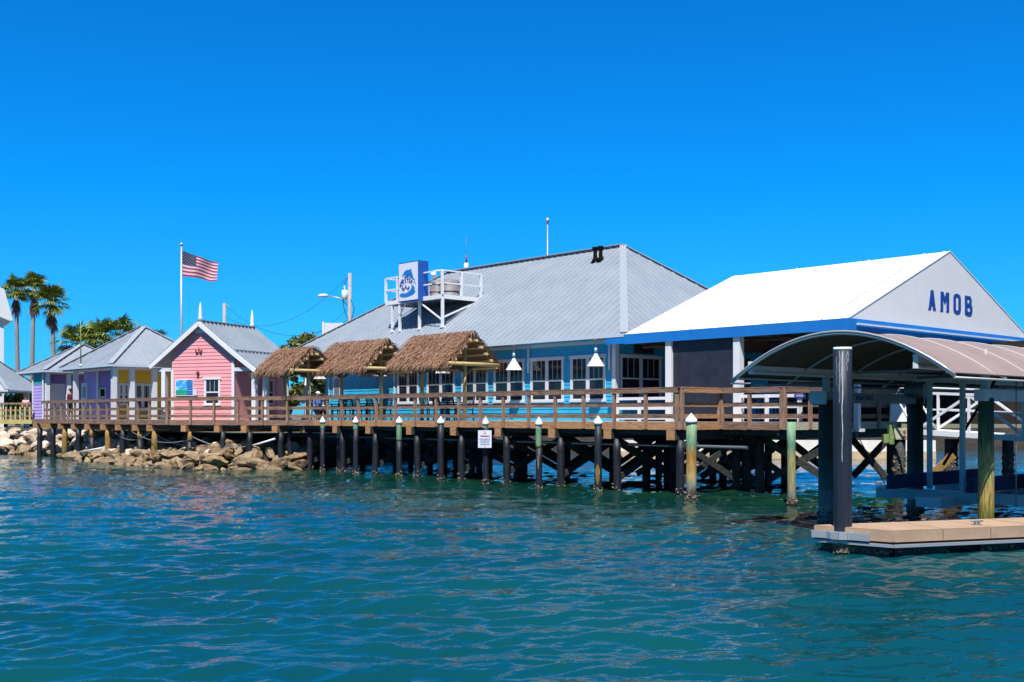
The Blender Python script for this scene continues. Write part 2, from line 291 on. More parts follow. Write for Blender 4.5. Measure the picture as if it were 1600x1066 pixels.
# ------------------------------------------------------------------ WATER
def make_water():
    rows = []; d = 5.0
    while d < 130: rows.append(d); d += max(.028, d*d/(2.36*1700)*1.0)
    while d < 5500: rows.append(d); d *= 1.12
    rows = np.array(rows); nc = 620
    ang = np.linspace(-0.60, 0.60, nc)
    D, K = np.meshgrid(rows, ang, indexing='ij')
    X = D*K; Y = D.copy(); Z = np.zeros_like(X)
    rs = np.random.RandomState(4)
    fade = np.clip((160-D)/100, 0, 1)
    for lam, amp, n in ((3.6, .024, 6), (1.9, .019, 9), (1.05, .0135, 12), (.62, .0105, 14), (.36, .0065, 16)):
        for i in range(n):
            th = rs.normal(R(-82), .50); l = lam*rs.uniform(.75, 1.3); k = 2*math.pi/l
            ph = rs.uniform(0, 6.28); q = k*(X*math.cos(th)+Y*math.sin(th))+ph
            mod = .55+.45*np.sin(X*rs.uniform(.1,.6)+Y*rs.uniform(-.6,.6)+rs.uniform(0,6))*np.sin(X*rs.uniform(-.5,.5)-Y*rs.uniform(.1,.5)+rs.uniform(0,6))
            wv = 1-np.abs(np.sin(q*.5)); wv = 2*wv**1.5-.85
            Z += amp*fade*mod*(.55*np.sin(q)+.45*wv)*np.clip(l*1700/D/ (D/2.36) *.6, 0, 1)
    nr = len(rows); idx = np.arange(nr*nc).reshape(nr, nc)
    q = np.stack([idx[:-1,:-1], idx[:-1,1:], idx[1:,1:], idx[1:,:-1]], -1).reshape(-1, 4)
    me = bpy.data.meshes.new('water'); me.vertices.add(nr*nc); me.loops.add(q.size); me.polygons.add(len(q))
    me.vertices.foreach_set('co', np.stack([X, Y, Z], -1).reshape(-1).astype(np.float32))
    me.loops.foreach_set('vertex_index', q.reshape(-1).astype(np.int32))
    me.polygons.foreach_set('loop_start', (np.arange(len(q))*4).astype(np.int32))
    me.polygons.foreach_set('loop_total', np.full(len(q), 4, np.int32))
    me.polygons.foreach_set('use_smooth', np.ones(len(q), bool))
    me.update(); me.validate()
    m, t, b = new_mat('sea water')
    b.inputs['Roughness'].default_value = .04; b.inputs['IOR'].default_value = 1.333
    g = t.nodes.new('ShaderNodeNewGeometry')
    n0 = t.nodes.new('ShaderNodeTexNoise'); n0.inputs['Scale'].default_value = .12; t.links.new(g.outputs['Position'], n0.inputs['Vector'])
    r = t.nodes.new('ShaderNodeValToRGB'); r.color_ramp.elements[0].position = .35; r.color_ramp.elements[1].position = .65
    r.color_ramp.elements[0].color = (0.001, 0.045, 0.068, 1); r.color_ramp.elements[1].color = (0.002, 0.063, 0.072, 1)
    t.links.new(n0.outputs[0], r.inputs[0])
    # greener water towards the pier, with the pier's dark reflection painted into the colour
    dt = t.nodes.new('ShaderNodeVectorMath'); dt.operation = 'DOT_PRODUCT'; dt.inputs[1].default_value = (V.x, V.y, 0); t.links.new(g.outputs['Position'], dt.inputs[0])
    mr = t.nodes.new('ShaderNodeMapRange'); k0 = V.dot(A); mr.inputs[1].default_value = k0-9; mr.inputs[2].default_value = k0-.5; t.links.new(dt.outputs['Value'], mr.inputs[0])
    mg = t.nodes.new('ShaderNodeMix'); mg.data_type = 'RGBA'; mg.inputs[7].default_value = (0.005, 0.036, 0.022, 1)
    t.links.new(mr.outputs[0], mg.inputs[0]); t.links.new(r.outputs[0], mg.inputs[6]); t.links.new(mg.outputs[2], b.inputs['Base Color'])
    mp = t.nodes.new('ShaderNodeMapping'); mp.inputs['Rotation'].default_value = (0,0,R(-6)); mp.inputs['Scale'].default_value = (0.55, 1.6, 1)
    t.links.new(g.outputs['Position'], mp.inputs[0]); last = None
    for scale, dist, st in ((1.5, .042, .6), (4.5, .014, .7), (12.0, .004, .6)):
        n = t.nodes.new('ShaderNodeTexNoise'); n.inputs['Scale'].default_value = scale; n.inputs['Detail'].default_value = 3; n.inputs['Distortion'].default_value = .6
        t.links.new(mp.outputs[0], n.inputs['Vector'])
        bp = t.nodes.new('ShaderNodeBump'); bp.inputs['Distance'].default_value = dist; bp.inputs['Strength'].default_value = st
        t.links.new(n.outputs[0], bp.inputs['Height'])
        if last: t.links.new(last.outputs[0], bp.inputs['Normal'])
        last = bp
    t.links.new(last.outputs[0], b.inputs['Normal'])
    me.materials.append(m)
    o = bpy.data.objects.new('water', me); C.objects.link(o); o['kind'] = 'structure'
make_water()
# sea bed closes off below the water so nothing shows through from other views
# ------------------------------------------------------------------ LAND
SH = [(-60,80),(-45,74),(-32.5,69),(-26.4,63.6),(-21.3,56),(-17,50.9),(-14.2,48.5),(-9.2,48.1),(-7.4,51.5),(-4,60),(4,70),(30,78),(120,85)]
def shore_pts():
    out = []
    for i, p in enumerate(SH):
        a = Vector(SH[max(i-1,0)]); b = Vector(SH[min(i+1,len(SH)-1)]); d = (b-a).normalized(); out.append((Vector(p), Vector((-d.y, d.x))))
    return out
sp = shore_pts()
mb = MB(); rowsb = [(-.6,-.9),(.4,-.15),(1.3,.30),(2.6,.80),(4.0,1.45)]
vs = []; 
for (o_, z_) in rowsb:
    for p, n in sp: vs.append((p.x+n.x*o_, p.y+n.y*o_, z_))
k = len(sp)
mb.add(vs, [(r_*k+i, r_*k+i+1, (r_+1)*k+i+1, (r_+1)*k+i) for r_ in range(len(rowsb)-1) for i in range(k-1)], 0, True)
mb.build('bank', 'bank')['kind'] = 'structure'
mb = MB()
last = [(p.x+n.x*3.99, p.y+n.y*3.99, 1.452) for p, n in sp]
ring = last + [(3000, 300, 1.452), (3000, 5000, 1.452), (-3500, 5000, 1.452), (-3500, 300, 1.452)]
mb.poly(ring); g_ = mb.build('land', 'land'); g_['kind'] = 'structure'
bm = bmesh.new(); bm.from_mesh(g_.data); bmesh.ops.triangulate(bm, faces=bm.faces); bm.to_mesh(g_.data); bm.free()
# ------------------------------------------------------------------ ROCKS
def rock_mesh(i, mname):
    rr = random.Random(i*13+1); bm = bmesh.new(); bmesh.ops.create_icosphere(bm, subdivisions=2, radius=.5)
    sx, sy, sz = rr.uniform(1.1,1.9), rr.uniform(.8,1.2), rr.uniform(.6,.95)
    pl = []
    for _ in range(8):
        n = Vector((rr.gauss(0,1), rr.gauss(0,1), rr.gauss(0,1))).normalized(); pl.append((n, rr.uniform(.20,.38)))
    for v in bm.verts:
        for n, d in pl:
            e = v.co.dot(n)-d
            if e > 0: v.co -= n*e
        v.co += Vector((rr.gauss(0,1),rr.gauss(0,1),rr.gauss(0,1)))*.022
        v.co.x *= sx; v.co.y *= sy; v.co.z *= sz
    me = bpy.data.meshes.new('boulder'); bm.to_mesh(me); bm.free(); me.materials.append(M[mname]); return me
rp = [rock_mesh(i, 'rock_pale') for i in range(8)]; rt = [rock_mesh(i+30, 'rock_tan') for i in range(8)]
def rocks():
    rr = random.Random(11); cnt = 0
    segs = [(Vector(SH[i]), Vector(SH[i+1])) for i in range(1, 8)]
    for si, (a, b) in enumerate(segs):
        if si == 6: continue
        L = (b-a).length; d = (b-a)/L; n = Vector((-d.y, d.x))
        under = si >= 3
        for row, (off, z, size) in enumerate(((.05,.02,.75),(.45,.25,.8),(.95,.55,.75),(1.5,.88,.75),(2.2,1.12,.7),(3.0,1.3,.6))):
            if under and row > 5: continue
            if si == 0 and row > 5: continue
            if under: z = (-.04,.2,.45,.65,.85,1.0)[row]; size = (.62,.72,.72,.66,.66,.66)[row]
            x = rr.uniform(0,.4)
            if si == 0: x += 5.2
            while x < L:
                p = a + d*x + n*(off+rr.uniform(-.2,.2))
                s = size*rr.uniform(.65, 1.35)*(1.25 if row == 0 and rr.random()<.3 else 1)
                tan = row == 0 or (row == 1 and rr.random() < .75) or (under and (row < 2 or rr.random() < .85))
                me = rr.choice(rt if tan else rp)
                o = bpy.data.objects.new('boulder', me); C.objects.link(o)
                o.location = (p.x, p.y, z+rr.uniform(-.08,.1)); o.rotation_euler = (rr.uniform(-.5,.5), rr.uniform(-.5,.5), rr.uniform(0,6.28)); o.scale = (s,s,s)
                if under and not tan:
                    tag(o, 'paler limestone boulder half in shade behind the boardwalk piles', 'boulder', 'paler boulders behind the boardwalk piles')
                elif under and row > 1:
                    tag(o, 'brown boulder in the deep shade behind the boardwalk piles', 'boulder', 'brown boulders in shade behind the boardwalk piles')
                elif under and si == 3:
                    tag(o, 'tan waterline boulder beneath the boardwalk in front of the yellow kiosk', 'boulder', 'tan waterline boulders in front of the yellow kiosk')
                elif under:
                    tag(o, 'tan waterline boulder beneath the boardwalk in front of the pink kiosk', 'boulder', 'tan waterline boulders in front of the pink kiosk')
                elif tan:
                    tag(o, 'wet tan limestone boulder at the waterline left of the boardwalk end', 'boulder', 'wet tan boulders at the waterline on the left')
                else:
                    tag(o, 'pale sunlit limestone boulder in the riprap bank below the yellow wooden railing', 'boulder', 'pale boulders on the bank at the left')
                cnt += 1; x += s*(rr.uniform(.78, 1.05) if under else rr.uniform(1.15,1.55))
    print('rocks', cnt)
rocks()
# ------------------------------------------------------------------ BOARDWALK
B = at(490, 48.3); p_dir = Vector((-.925, .38, 0)); q_dir = Vector((.38, .925, 0))
Cc = B + p_dir*8.0
Dd = Cc + U*((lambda: (lambda k: (Cc.x-k*Cc.y)/(k*U.y-U.x))((68-800)/FPX))())
A2 = P(0, 2.0); A3 = P(2.3, 2.0); A4 = P(2.3, 8.9)
def Pf(p): return Vector((p.x, p.y, 0))
line = [Dd, Cc, B, Pf(P(0,0)), Pf(A2), Pf(A3), Pf(A4)]
def seg_out(a, b):
    d = (b-a).normalized(); return d, Vector((d.y, -d.x, 0))      # outward (water side) is to the right when walking left-to-right
bw = thing('boardwalk', 'long wooden boardwalk on black wrapped piles over the water', 'boardwalk')
mb = MB(); Z = Vector((0,0,1))
# deck floor (one sheet per stretch)
def slab(mb, pts, z0, z1): mb.prism([Vector((p.x, p.y, z0)) for p in pts], (0,0,z1-z0))
def off(p, a, k): return p + a*k
fl = [Dd+V*0.02, Cc+V*0.02, B+V*.02, Pf(P(0,.02)), Pf(P(0,2.02)), Pf(P(2.28,2.02)), Pf(P(2.28,9.4)), Pf(P(-6.9,9.4)), Pf(P(-6.9,5.0)), Pf(P(-30.0,5.0)), Cc+q_dir*6, Dd+V*6]
slab(mb, fl, 2.11, 2.165)
fo = mb.build('deck_boards', 'deck', bw)
bm = bmesh.new(); bm.from_mesh(fo.data); bmesh.ops.triangulate(bm, faces=[f for f in bm.faces if len(f.verts) > 4]); bm.to_mesh(fo.data); bm.free()
rail = thing('boardwalk_railing', 'brown weathered wooden railing with square posts along the boardwalk edge', 'railing')
postlist = {0: [75,87,97.5,108,119,132,143.5,156,169,186,202,217.5,235.5,262], 2: [514,536,562,590,620,651,684,719,753,788.7,828.4,869.8,914.1,961.8,1011.3]}
for i in range(len(line)-1):
    a, b = line[i], line[i+1]; d, o_ = seg_out(a, b); L = (b-a).length
    wm = 'wood_orange' if i in (3,) else ('wood_pale' if i == 5 else 'wood_h')
    # skirt
    mb = MB(); mb.bar(a+o_*.02+Z*2.05-d*.01, b+o_*.02+Z*2.05+d*.01, .04, .24); mb.build('skirt_board', 'wood_orange' if i in (2,3) else wm, bw)
    mb = MB(); mb.bar(a-o_*.15+Z*1.93, b-o_*.15+Z*1.93, .08, .32); mb.build('stringer', 'dark_wood', bw)
    mb = MB()
    mb.bar(a+o_*.115+Z*3.14-d*.0, b+o_*.115+Z*3.14, .04, .14); mb.bar(a+o_*.06+Z*3.225-d*.05, b+o_*.06+Z*3.225+d*.05, .16, .035)
    mb.build('top_rail', 'wood_h' if i != 3 else 'wood_orange', rail)
    for zz in (2.71, 2.35):
        mb = MB(); mb.bar(a-o_*.02+Z*zz, b-o_*.02+Z*zz, .035, .135); mb.build('middle_rail', 'wood_h' if i != 3 else 'wood_orange', rail)
    # posts
    ps = []
    if i in postlist:
        for px in postlist[i]:
            k = (px-800)/FPX; t = -(a.x-k*a.y)/(d.x-k*d.y)
            if 0 <= t <= L: ps.append(a+d*t)
    else:
        n = {1: 6, 3: 1, 4: 2, 5: 5}[i]; ps = [a+d*(L*(j)/n) for j in range(n+1)]
        if i == 1: ps = ps[:-1]
    if i == 2: ps = ps + [b-d*.07]
    for p in ps:
        mb = MB(); mb.bar(p+o_*.068+Z*1.95, p+o_*.068+Z*3.205, .10, .095, up=tuple(o_)); mb.build('post', 'wood_v', rail)
# piles and bents
def pile(parent, p, r, z0, z1, m='wrap', top=None, ztop=None, name='pile', barn=True, rr=rnd):
    mb = MB(); zs = [z0, 0, .5, 1.2, z1]; zs = [z for z in zs if z <= z1-.01 and z >= z0]+[z1]
    lx_, ly_ = rr.uniform(-.02,.02), rr.uniform(-.02,.02)
    mb.path([(p.x+lx_*(z1-z), p.y+ly_*(z1-z), z) for z in zs], [r*rr.uniform(.96,1.05) for z in zs], 14)
    o = mb.build(name, m, parent)
    if top:
        mb = MB(); mb.path([(p.x, p.y, z1-.02), (p.x, p.y, ztop)], r*.93, 14); mb.build('timber_top', top, o)
    if barn:
        mb = MB()
        for k in range(18):
            an = rr.uniform(0, 6.28); z = abs(rr.gauss(0,.09))-.04; s = rr.uniform(.02,.045); c = Vector((p.x+math.cos(an)*r, p.y+math.sin(an)*r, z))
            bm = bmesh.new(); bmesh.ops.create_icosphere(bm, subdivisions=1, radius=s)
            vs = [(c+Vector((v.co.x*rr.uniform(.7,1.2), v.co.y, v.co.z*rr.uniform(.7,1.2)))) for v in bm.verts]; fs = [tuple(v.index for v in f.verts) for f in bm.faces]; mb.add(vs, fs); bm.free()
        mb.build('barnacles', 'barnacle', o)
    return o
# main stretch
for j, px in enumerate([484.5, 535, 587, 651.5, 721, 791.4, 876, 963.7, 1063]):
    x = lx(px, .16); p = P(x, .16)
    pile(bw, p, .128, -1.2, 1.62)
    mb = MB(); e = P(x-.12, -.14, 1.77); f = P(x-.12, 9.0 if x > -7 else 7.0, 1.77); mb.bar(e, f, .3, .29); mb.build('cap_beam', 'dark_wood', bw)
    mb = MB(); mb.bar(P(x-.12, -.17, 1.775), P(x-.12, -.141, 1.775), .31, .30); mb.build('cap_beam_end', 'wood_orange', bw)
    ys = [3.0, 5.8, 8.6] 
    last = .16
    for y in ys:
        mb = MB(); q = P(x, y); mb.path([(q.x,q.y,-1.2),(q.x,q.y,1.62)], .14, 10); mb.build('pile', 'dark_wood', bw)
        mb = MB(); mb.bar(P(x+.1, last, 1.5), P(x+.1, y, .25), .07, .2); mb.bar(P(x-.1, last, .25), P(x-.1, y, 1.5), .07, .2); mb.build('cross_brace', 'dark_wood', bw)
        last = y
for (x, y) in ((lx(1166,3.4),3.4),(lx(1187,3.1),3.1),(lx(1010,3.3),3.3),(lx(1290,3.3),3.3),(2.0,6.0),(2.0,9.0),(-.4,6.2),(-.4,9.0),(lx(1310,6.5),6.5)):
    mb = MB(); q = P(x, y); mb.path([(q.x,q.y,-1.2),(q.x,q.y,1.62)], .15, 12); mb.build('pile', 'dark_wood', bw)
for (pa, pb, y) in ((992,1085,3.3),(1092,1178,3.25),(1195,1305,3.25),(1330,1385,7.5),(1120,1190,8.6),(1225,1300,8.6)):
    mb = MB(); mb.bar(P(lx(pa,y), y, 1.6), P(lx(pb,y), y, .3), .08, .22); mb.build('cross_brace', 'dark_wood', bw)
    mb = MB(); mb.bar(P(lx(pa,y), y+.12, .3), P(lx(pb,y), y+.12, 1.6), .08, .22); mb.build('cross_brace', 'dark_wood', bw)
mb = MB(); mb.bar(P(-3, 3.3, 1.78), P(2.2, 3.3, 1.78), .3, .29); mb.build('cap_beam', 'dark_wood', bw)
mb = MB(); mb.bar(P(2.1, 2.1, 1.78), P(2.1, 9.3, 1.78), .25, .28); mb.build('cap_beam', 'dark_wood', bw)
mb = MB(); mb.path([P(-24, .55, 1.45), P(-10, .55, 1.44), P(2.0, .62, 1.42)], .055, 8); mb.build('water_pipe', mat('slate pipe', (.05,.075,.09), .6), bw)
# kink stretch (in front of the pink kiosk) and far stretch
for px, m_, top in ((435.5,'wrap',None),(387,'wrap',None),(345,'wrap',None),(293,'wrap','timber_orange')):
    k = (px-800)/FPX; d, o_ = seg_out(Cc, B); t = -(Cc.x-k*Cc.y)/(d.x-k*d.y); p = Cc+d*t-o_*.16
    pile(bw, p, .135, -.3, 1.62 if not top else 1.15, m_, top, 1.62, barn=False)
    mb = MB(); mb.bar(p+o_*.32-d*.12+Z*1.77, p-o_*5-d*.12+Z*1.77, .28, .29); mb.build('cap_beam', 'wood_orange', bw)
for px, m_, top, zt in ((237,'timber_orange',None,0),(214,'wrap','timber_orange',1.2),(187.5,'wrap',None,0),(164,'timber_orange',None,0),(139,'wrap','timber_orange',1.2),(118,'wrap',None,0),(97,'timber_orange',None,0),(78,'wrap',None,0),(58,'wrap',None,0)):
    k = (px-800)/FPX; d = U; t = -(Cc.x-k*Cc.y)/(d.x-k*d.y); p = Cc+d*t+V*.16
    pile(bw, p, .15, -.3, 1.62 if not top else zt, m_, top, 1.62, barn=False)
    mb = MB(); mb.bar(p-V*.32+U*.1+Z*1.77, p+V*5+U*.1+Z*1.77, .3, .29); mb.build('cap_beam', 'wood_orange', bw)
# extra skirt to the end of the pier beyond the railing
mb = MB(); mb.bar(Dd-V*.02+Z*2.05, Dd+U*1.75-V*.02+Z*2.05, .05, .26); mb.build('skirt_board', 'wood_h', bw)
# loose cables under the deck
cb = thing('cable', 'slack grey cables sagging between the piles under the kiosks', 'cable'); mb = MB()
def sag(a, b, s, n=12): return [a.lerp(b, i/n)+Vector((0,0,-s*4*(i/n)*(1-i/n))) for i in range(n+1)]
mb.path(sag(at(205,53.5,1.6), at(300,50.8,1.3), .35), .02, 5); mb.path(sag(at(232,53,1.7), at(345,50.5,1.2), .5), .022, 5); mb.path(sag(at(300,50.4,1.4), at(436,50,1.5), .55), .022, 5); mb.path(sag(at(180,56,1.5), at(236,53,1.6), .4), .02, 5)
mb.build_parts('wire', 'aludark', cb)
for (a_, b_, l) in ((at(124,58.2,.42), at(160,55.8,.72), 'white plastic pipe lying across the waterline rocks below the lilac kiosk'), (at(395,49.8,1.0), at(430,49.4,1.32), 'pale green pipe leaning on rocks under the boardwalk right of the pink kiosk')):
    mb = MB(); mb.tube(a_, b_, .045, n=8); tag(mb.build('pipe', 'white'), l, 'pipe')
# ------------------------------------------------------------------ MOORING PILES
def mooring(px, d, ztop, r, kind, label, capped=True):
    p = at(px, d); t = thing('mooring_pile', label, 'pile', p, 0, 'mooring piles standing in front of the boardwalk')
    rr = random.Random(px)
    zc = ztop-.27 if capped else ztop
    def ring(m, z0, z1, rad, name, flat=False):
        mb = MB(); n = 6; zs = [z0+(z1-z0)*i/n for i in range(n+1)]
        lean = rr.uniform(-.008,.008)
        mb.path([(lean*z, 0, z) for z in zs], [rad*rr.uniform(.975,1.02) for _ in zs], 16); return mb.build(name, m, t)
    if kind == 'black': ring('wrap', -1.5, zc, r, 'pile_wrap')
    elif kind.startswith('top'):
        zz = float(kind[3:]); ring('wrap', -1.5, zz, r, 'pile_wrap'); ring('timber_green', zz-.02, zc, r*.94, 'timber')
    elif kind == 'big': ring('timber_big', -1.5, zc, r, 'timber')
    else: ring('timber_green', -1.5, zc, r, 'timber')
    if capped:
        mb = MB(); mb.path([(0,0,zc-.02),(0,0,zc+.09)], r*1.12, 20); mb.path([(0,0,zc+.09),(0,0,ztop)], [r*1.12, .008], 20, smooth=False); mb.build('cone_cap', 'cap', t)
    mb = MB()
    for k in range(40):
        an = rr.uniform(0, 6.28); z = abs(rr.gauss(0,.10))-.05; s = rr.uniform(.015,.04)
        bm = bmesh.new(); bmesh.ops.create_icosphere(bm, subdivisions=1, radius=s)
        c = Vector((math.cos(an)*r, math.sin(an)*r, z))
        mb.add([c+Vector((v.co.x*rr.uniform(.6,1.3), v.co.y, v.co.z*rr.uniform(.6,1.3))) for v in bm.verts], [tuple(v.index for v in f.verts) for f in bm.faces]); bm.free()
    mb.build('barnacles', 'barnacle', t)
    return t
def scar(t, r, z0, z1, w0, m='timber_orange'):
    mb = MB(); rr = random.Random(int(z0*100)); n = 9; pts = []
    for i in range(n+1):
        z = z0+(z1-z0)*i/n; pts.append((z, w0*math.sin(math.pi*(i+.6)/(n+1.2))*rr.uniform(.5,1)))
    for i in range(n):
        for j in range(6):
            q = []
            for (z, wd), sgn in ((pts[i],-1+j/3),(pts[i],-1+(j+1)/3),(pts[i+1],-1+(j+1)/3),(pts[i+1],-1+j/3)):
                an = -math.pi/2-.25+sgn*wd/r/2; q.append((math.cos(an)*r*1.05, math.sin(an)*r*1.05, z))
            mb.poly(q)
    mb.build('bare_wood_scar', m, t)
mooring(453, 49.2, 2.36, .11, 'top1.95', 'thin black mooring pile with green top and white cone cap nearest the rocks')
mooring(504, 47.0, 2.34, .105, 'top1.83', 'black mooring pile with short green top and white cone, second from the rocks')
mooring(531, 47.6, 1.75, .14, 'top1.4', 'short uncapped black mooring pile with slanted green top below deck level', False)
mooring(555.6, 44.8, 2.34, .105, 'top1.80', 'black mooring pile with green top and cone beside the short uncapped pile')
mooring(623.7, 43.1, 2.34, .115, 'top1.36', 'mooring pile with long green top half, white cone, under the sign platform')
mooring(688.6, 40.5, 2.35, .12, 'black', 'all black mooring pile with white cone cap left of the warning sign')
tsg = mooring(758.8, 38.3, 2.33, .10, 'top1.95', 'mooring pile carrying the white warning sign')
t_ = mooring(842, 36.0, 2.33, .105, 'top1.3', 'black mooring pile with green top and narrow orange scar right of warning sign'); scar(t_, .105, .6, 1.05, .06)
t_ = mooring(934.6, 34.2, 2.37, .12, 'black', 'black mooring pile with white cone and large torn tan scar near the waterline'); scar(t_, .12, .2, .85, .18)
mooring(1080, 31.0, 2.44, .15, 'big', 'thick rust orange and green mooring pile with white cone before the corner of the boardwalk')
mooring(1237, 29.6, 2.19, .115, 'green', 'uncapped green weathered mooring pile left of the boat canopy', False)
# warning sign
def letters(parent, text, loc, size, m, rot=None, name='lettering', ext=.003, off=0.0, align='CENTER', shear=0, sx=1.0):
    cu = bpy.data.curves.new(name, 'FONT'); cu.body = text; cu.size = size; cu.extrude = ext; cu.offset = off; cu.align_x = align; cu.align_y = 'CENTER'; cu.resolution_u = 3; cu.shear = shear
    tmp = bpy.data.objects.new('tmp', cu); C.objects.link(tmp)
    bpy.context.view_layer.update()
    me = bpy.data.meshes.new_from_object(tmp.evaluated_get(bpy.context.evaluated_depsgraph_get())); bpy.data.objects.remove(tmp)
    mt = Matrix.Translation(Vector(loc)) @ (rot or Matrix.Rotation(R(90), 4, 'X')) @ Matrix.Diagonal((sx,1,1,1)); me.transform(mt)
    me.materials.clear(); me.materials.append(M[m]); me.name = name
    o = bpy.data.objects.new(name, me); C.objects.link(o); o.parent = parent; return o
ws = thing('warning_sign', 'small white rectangular warning sign with red heading on a mooring pile', 'sign', at(757.5, 38.05, 1.55), 0)
mb = MB(); mb.box(-.235,.235,-.01,.01,-.305,.305); mb.build('sign_panel', 'signwhite', ws)
letters(ws, 'NO', (0,-.013,.20), .06, 'red', off=.002)
letters(ws, 'TRESPASSING', (0,-.013,.10), .062, 'red', off=.003, sx=.9)
letters(ws, 'DOCK ACCESS FOR', (0,-.013,.0), .042, 'navy', off=.001)
letters(ws, 'CUSTOMERS ONLY', (0,-.013,-.065), .042, 'navy', off=.001)
letters(ws, 'VIOLATORS WILL', (0,-.013,-.13), .042, 'navy', off=.001)
letters(ws, 'BE PROSECUTED', (0,-.013,-.195), .042, 'navy', off=.001)
mb = MB(); mb.tube((0,-.02,.265),(0,-.005,.265),.012,n=8); mb.tube((0,-.02,-.265),(0,-.005,-.265),.012,n=8); mb.build('screw','black',ws)
# ------------------------------------------------------------------ wall helpers
class Face:
    """vertical face: origin o, direction ux (in local coords), outward n"""
    def __init__(s, o, ux, n): s.o = Vector(o); s.ux = Vector(ux); s.n = Vector(n)
    def pt(s, u, z, out=0): return s.o + s.ux*u + s.n*out + Vector((0,0,z))
    def box(s, mb, u0, u1, z0, z1, o0, o1, mi=0):
        vs = [s.pt(u,z,o) for z in (z0,z1) for (u,o) in ((u0,o0),(u1,o0),(u1,o1),(u0,o1))]
        mb.add(vs, [(0,3,2,1),(4,5,6,7),(0,1,5,4),(1,2,6,5),(2,3,7,6),(3,0,4,7)], mi)
def siding(mb, F, u0, u1, z0, z1, lap=.16, clip=None):
    z = z0
    while z < z1-.01:
        zt = min(z+lap, z1)
        a0, a1 = (u0,u1) if not clip else clip(z); b0, b1 = (u0,u1) if not clip else clip(zt)
        if a1-a0 > .02:
            if b1-b0 < .02: b0 = b1 = (b0+b1)/2
            mb.add([F.pt(a0,z,.022),F.pt(a1,z,.022),F.pt(b1,zt,.004),F.pt(b0,zt,.004),F.pt(a0,z,-.02),F.pt(a1,z,-.02),F.pt(b1,zt,-.02),F.pt(b0,zt,-.02)],
                   [(0,1,2,3),(0,4,5,1),(4,7,6,5),(0,3,7,4),(1,5,6,2)])
        z = zt
def window(parent, F, u0, u1, z0, z1, kind='double', cas=.09):
    mb = MB(); o0, o1 = .006, .06
    F.box(mb, u0, u0+cas, z0+cas, z1-cas, o0, o1); F.box(mb, u1-cas, u1, z0+cas, z1-cas, o0, o1)
    F.box(mb, u0-.05, u1+.05, z1-cas*1.2, z1, o0, o1+.02); F.box(mb, u0-.03, u1+.03, z0, z0+cas, o0, o1+.03)
    cols = 2 if kind == 'double' else 1
    gu0, gu1, gz0, gz1 = u0+cas, u1-cas, z0+cas, z1-cas*1.2
    if cols == 2:
        mu = (gu0+gu1)/2; F.box(mb, mu-.06, mu+.06, gz0, gz1, o0, .05); spans = [(gu0,mu-.06),(mu+.06,gu1)]
    else: spans = [(gu0,gu1)]
    zm = gz0+(gz1-gz0)*.48
    for a, b in spans:
        F.box(mb, a, b, zm-.03, zm+.03, o0, .048); F.box(mb, a, b, gz0, gz0+.035, o0, .045); F.box(mb, a, b, gz1-.03, gz1, o0, .045)
        F.box(mb, a, a+.03, gz0+.035, gz1-.03, o0, .046); F.box(mb, b-.03, b, gz0+.035, gz1-.03, o0, .046)
    wo = mb.build('window', 'trim_grey' if kind == 'double' else 'white', parent)
    mb = MB()
    for a, b in spans:
        for k in (1, 2):
            x = a+(b-a)*k/3; F.box(mb, x-.012, x+.012, zm+.03, gz1-.03, .024, .036)
    mb.build_parts('muntin', 'muntin', wo)
    mb = MB(); F.box(mb, gu0, gu1, gz0, gz1, .010, .024); mb.build('pane', 'glass', wo)
    return wo
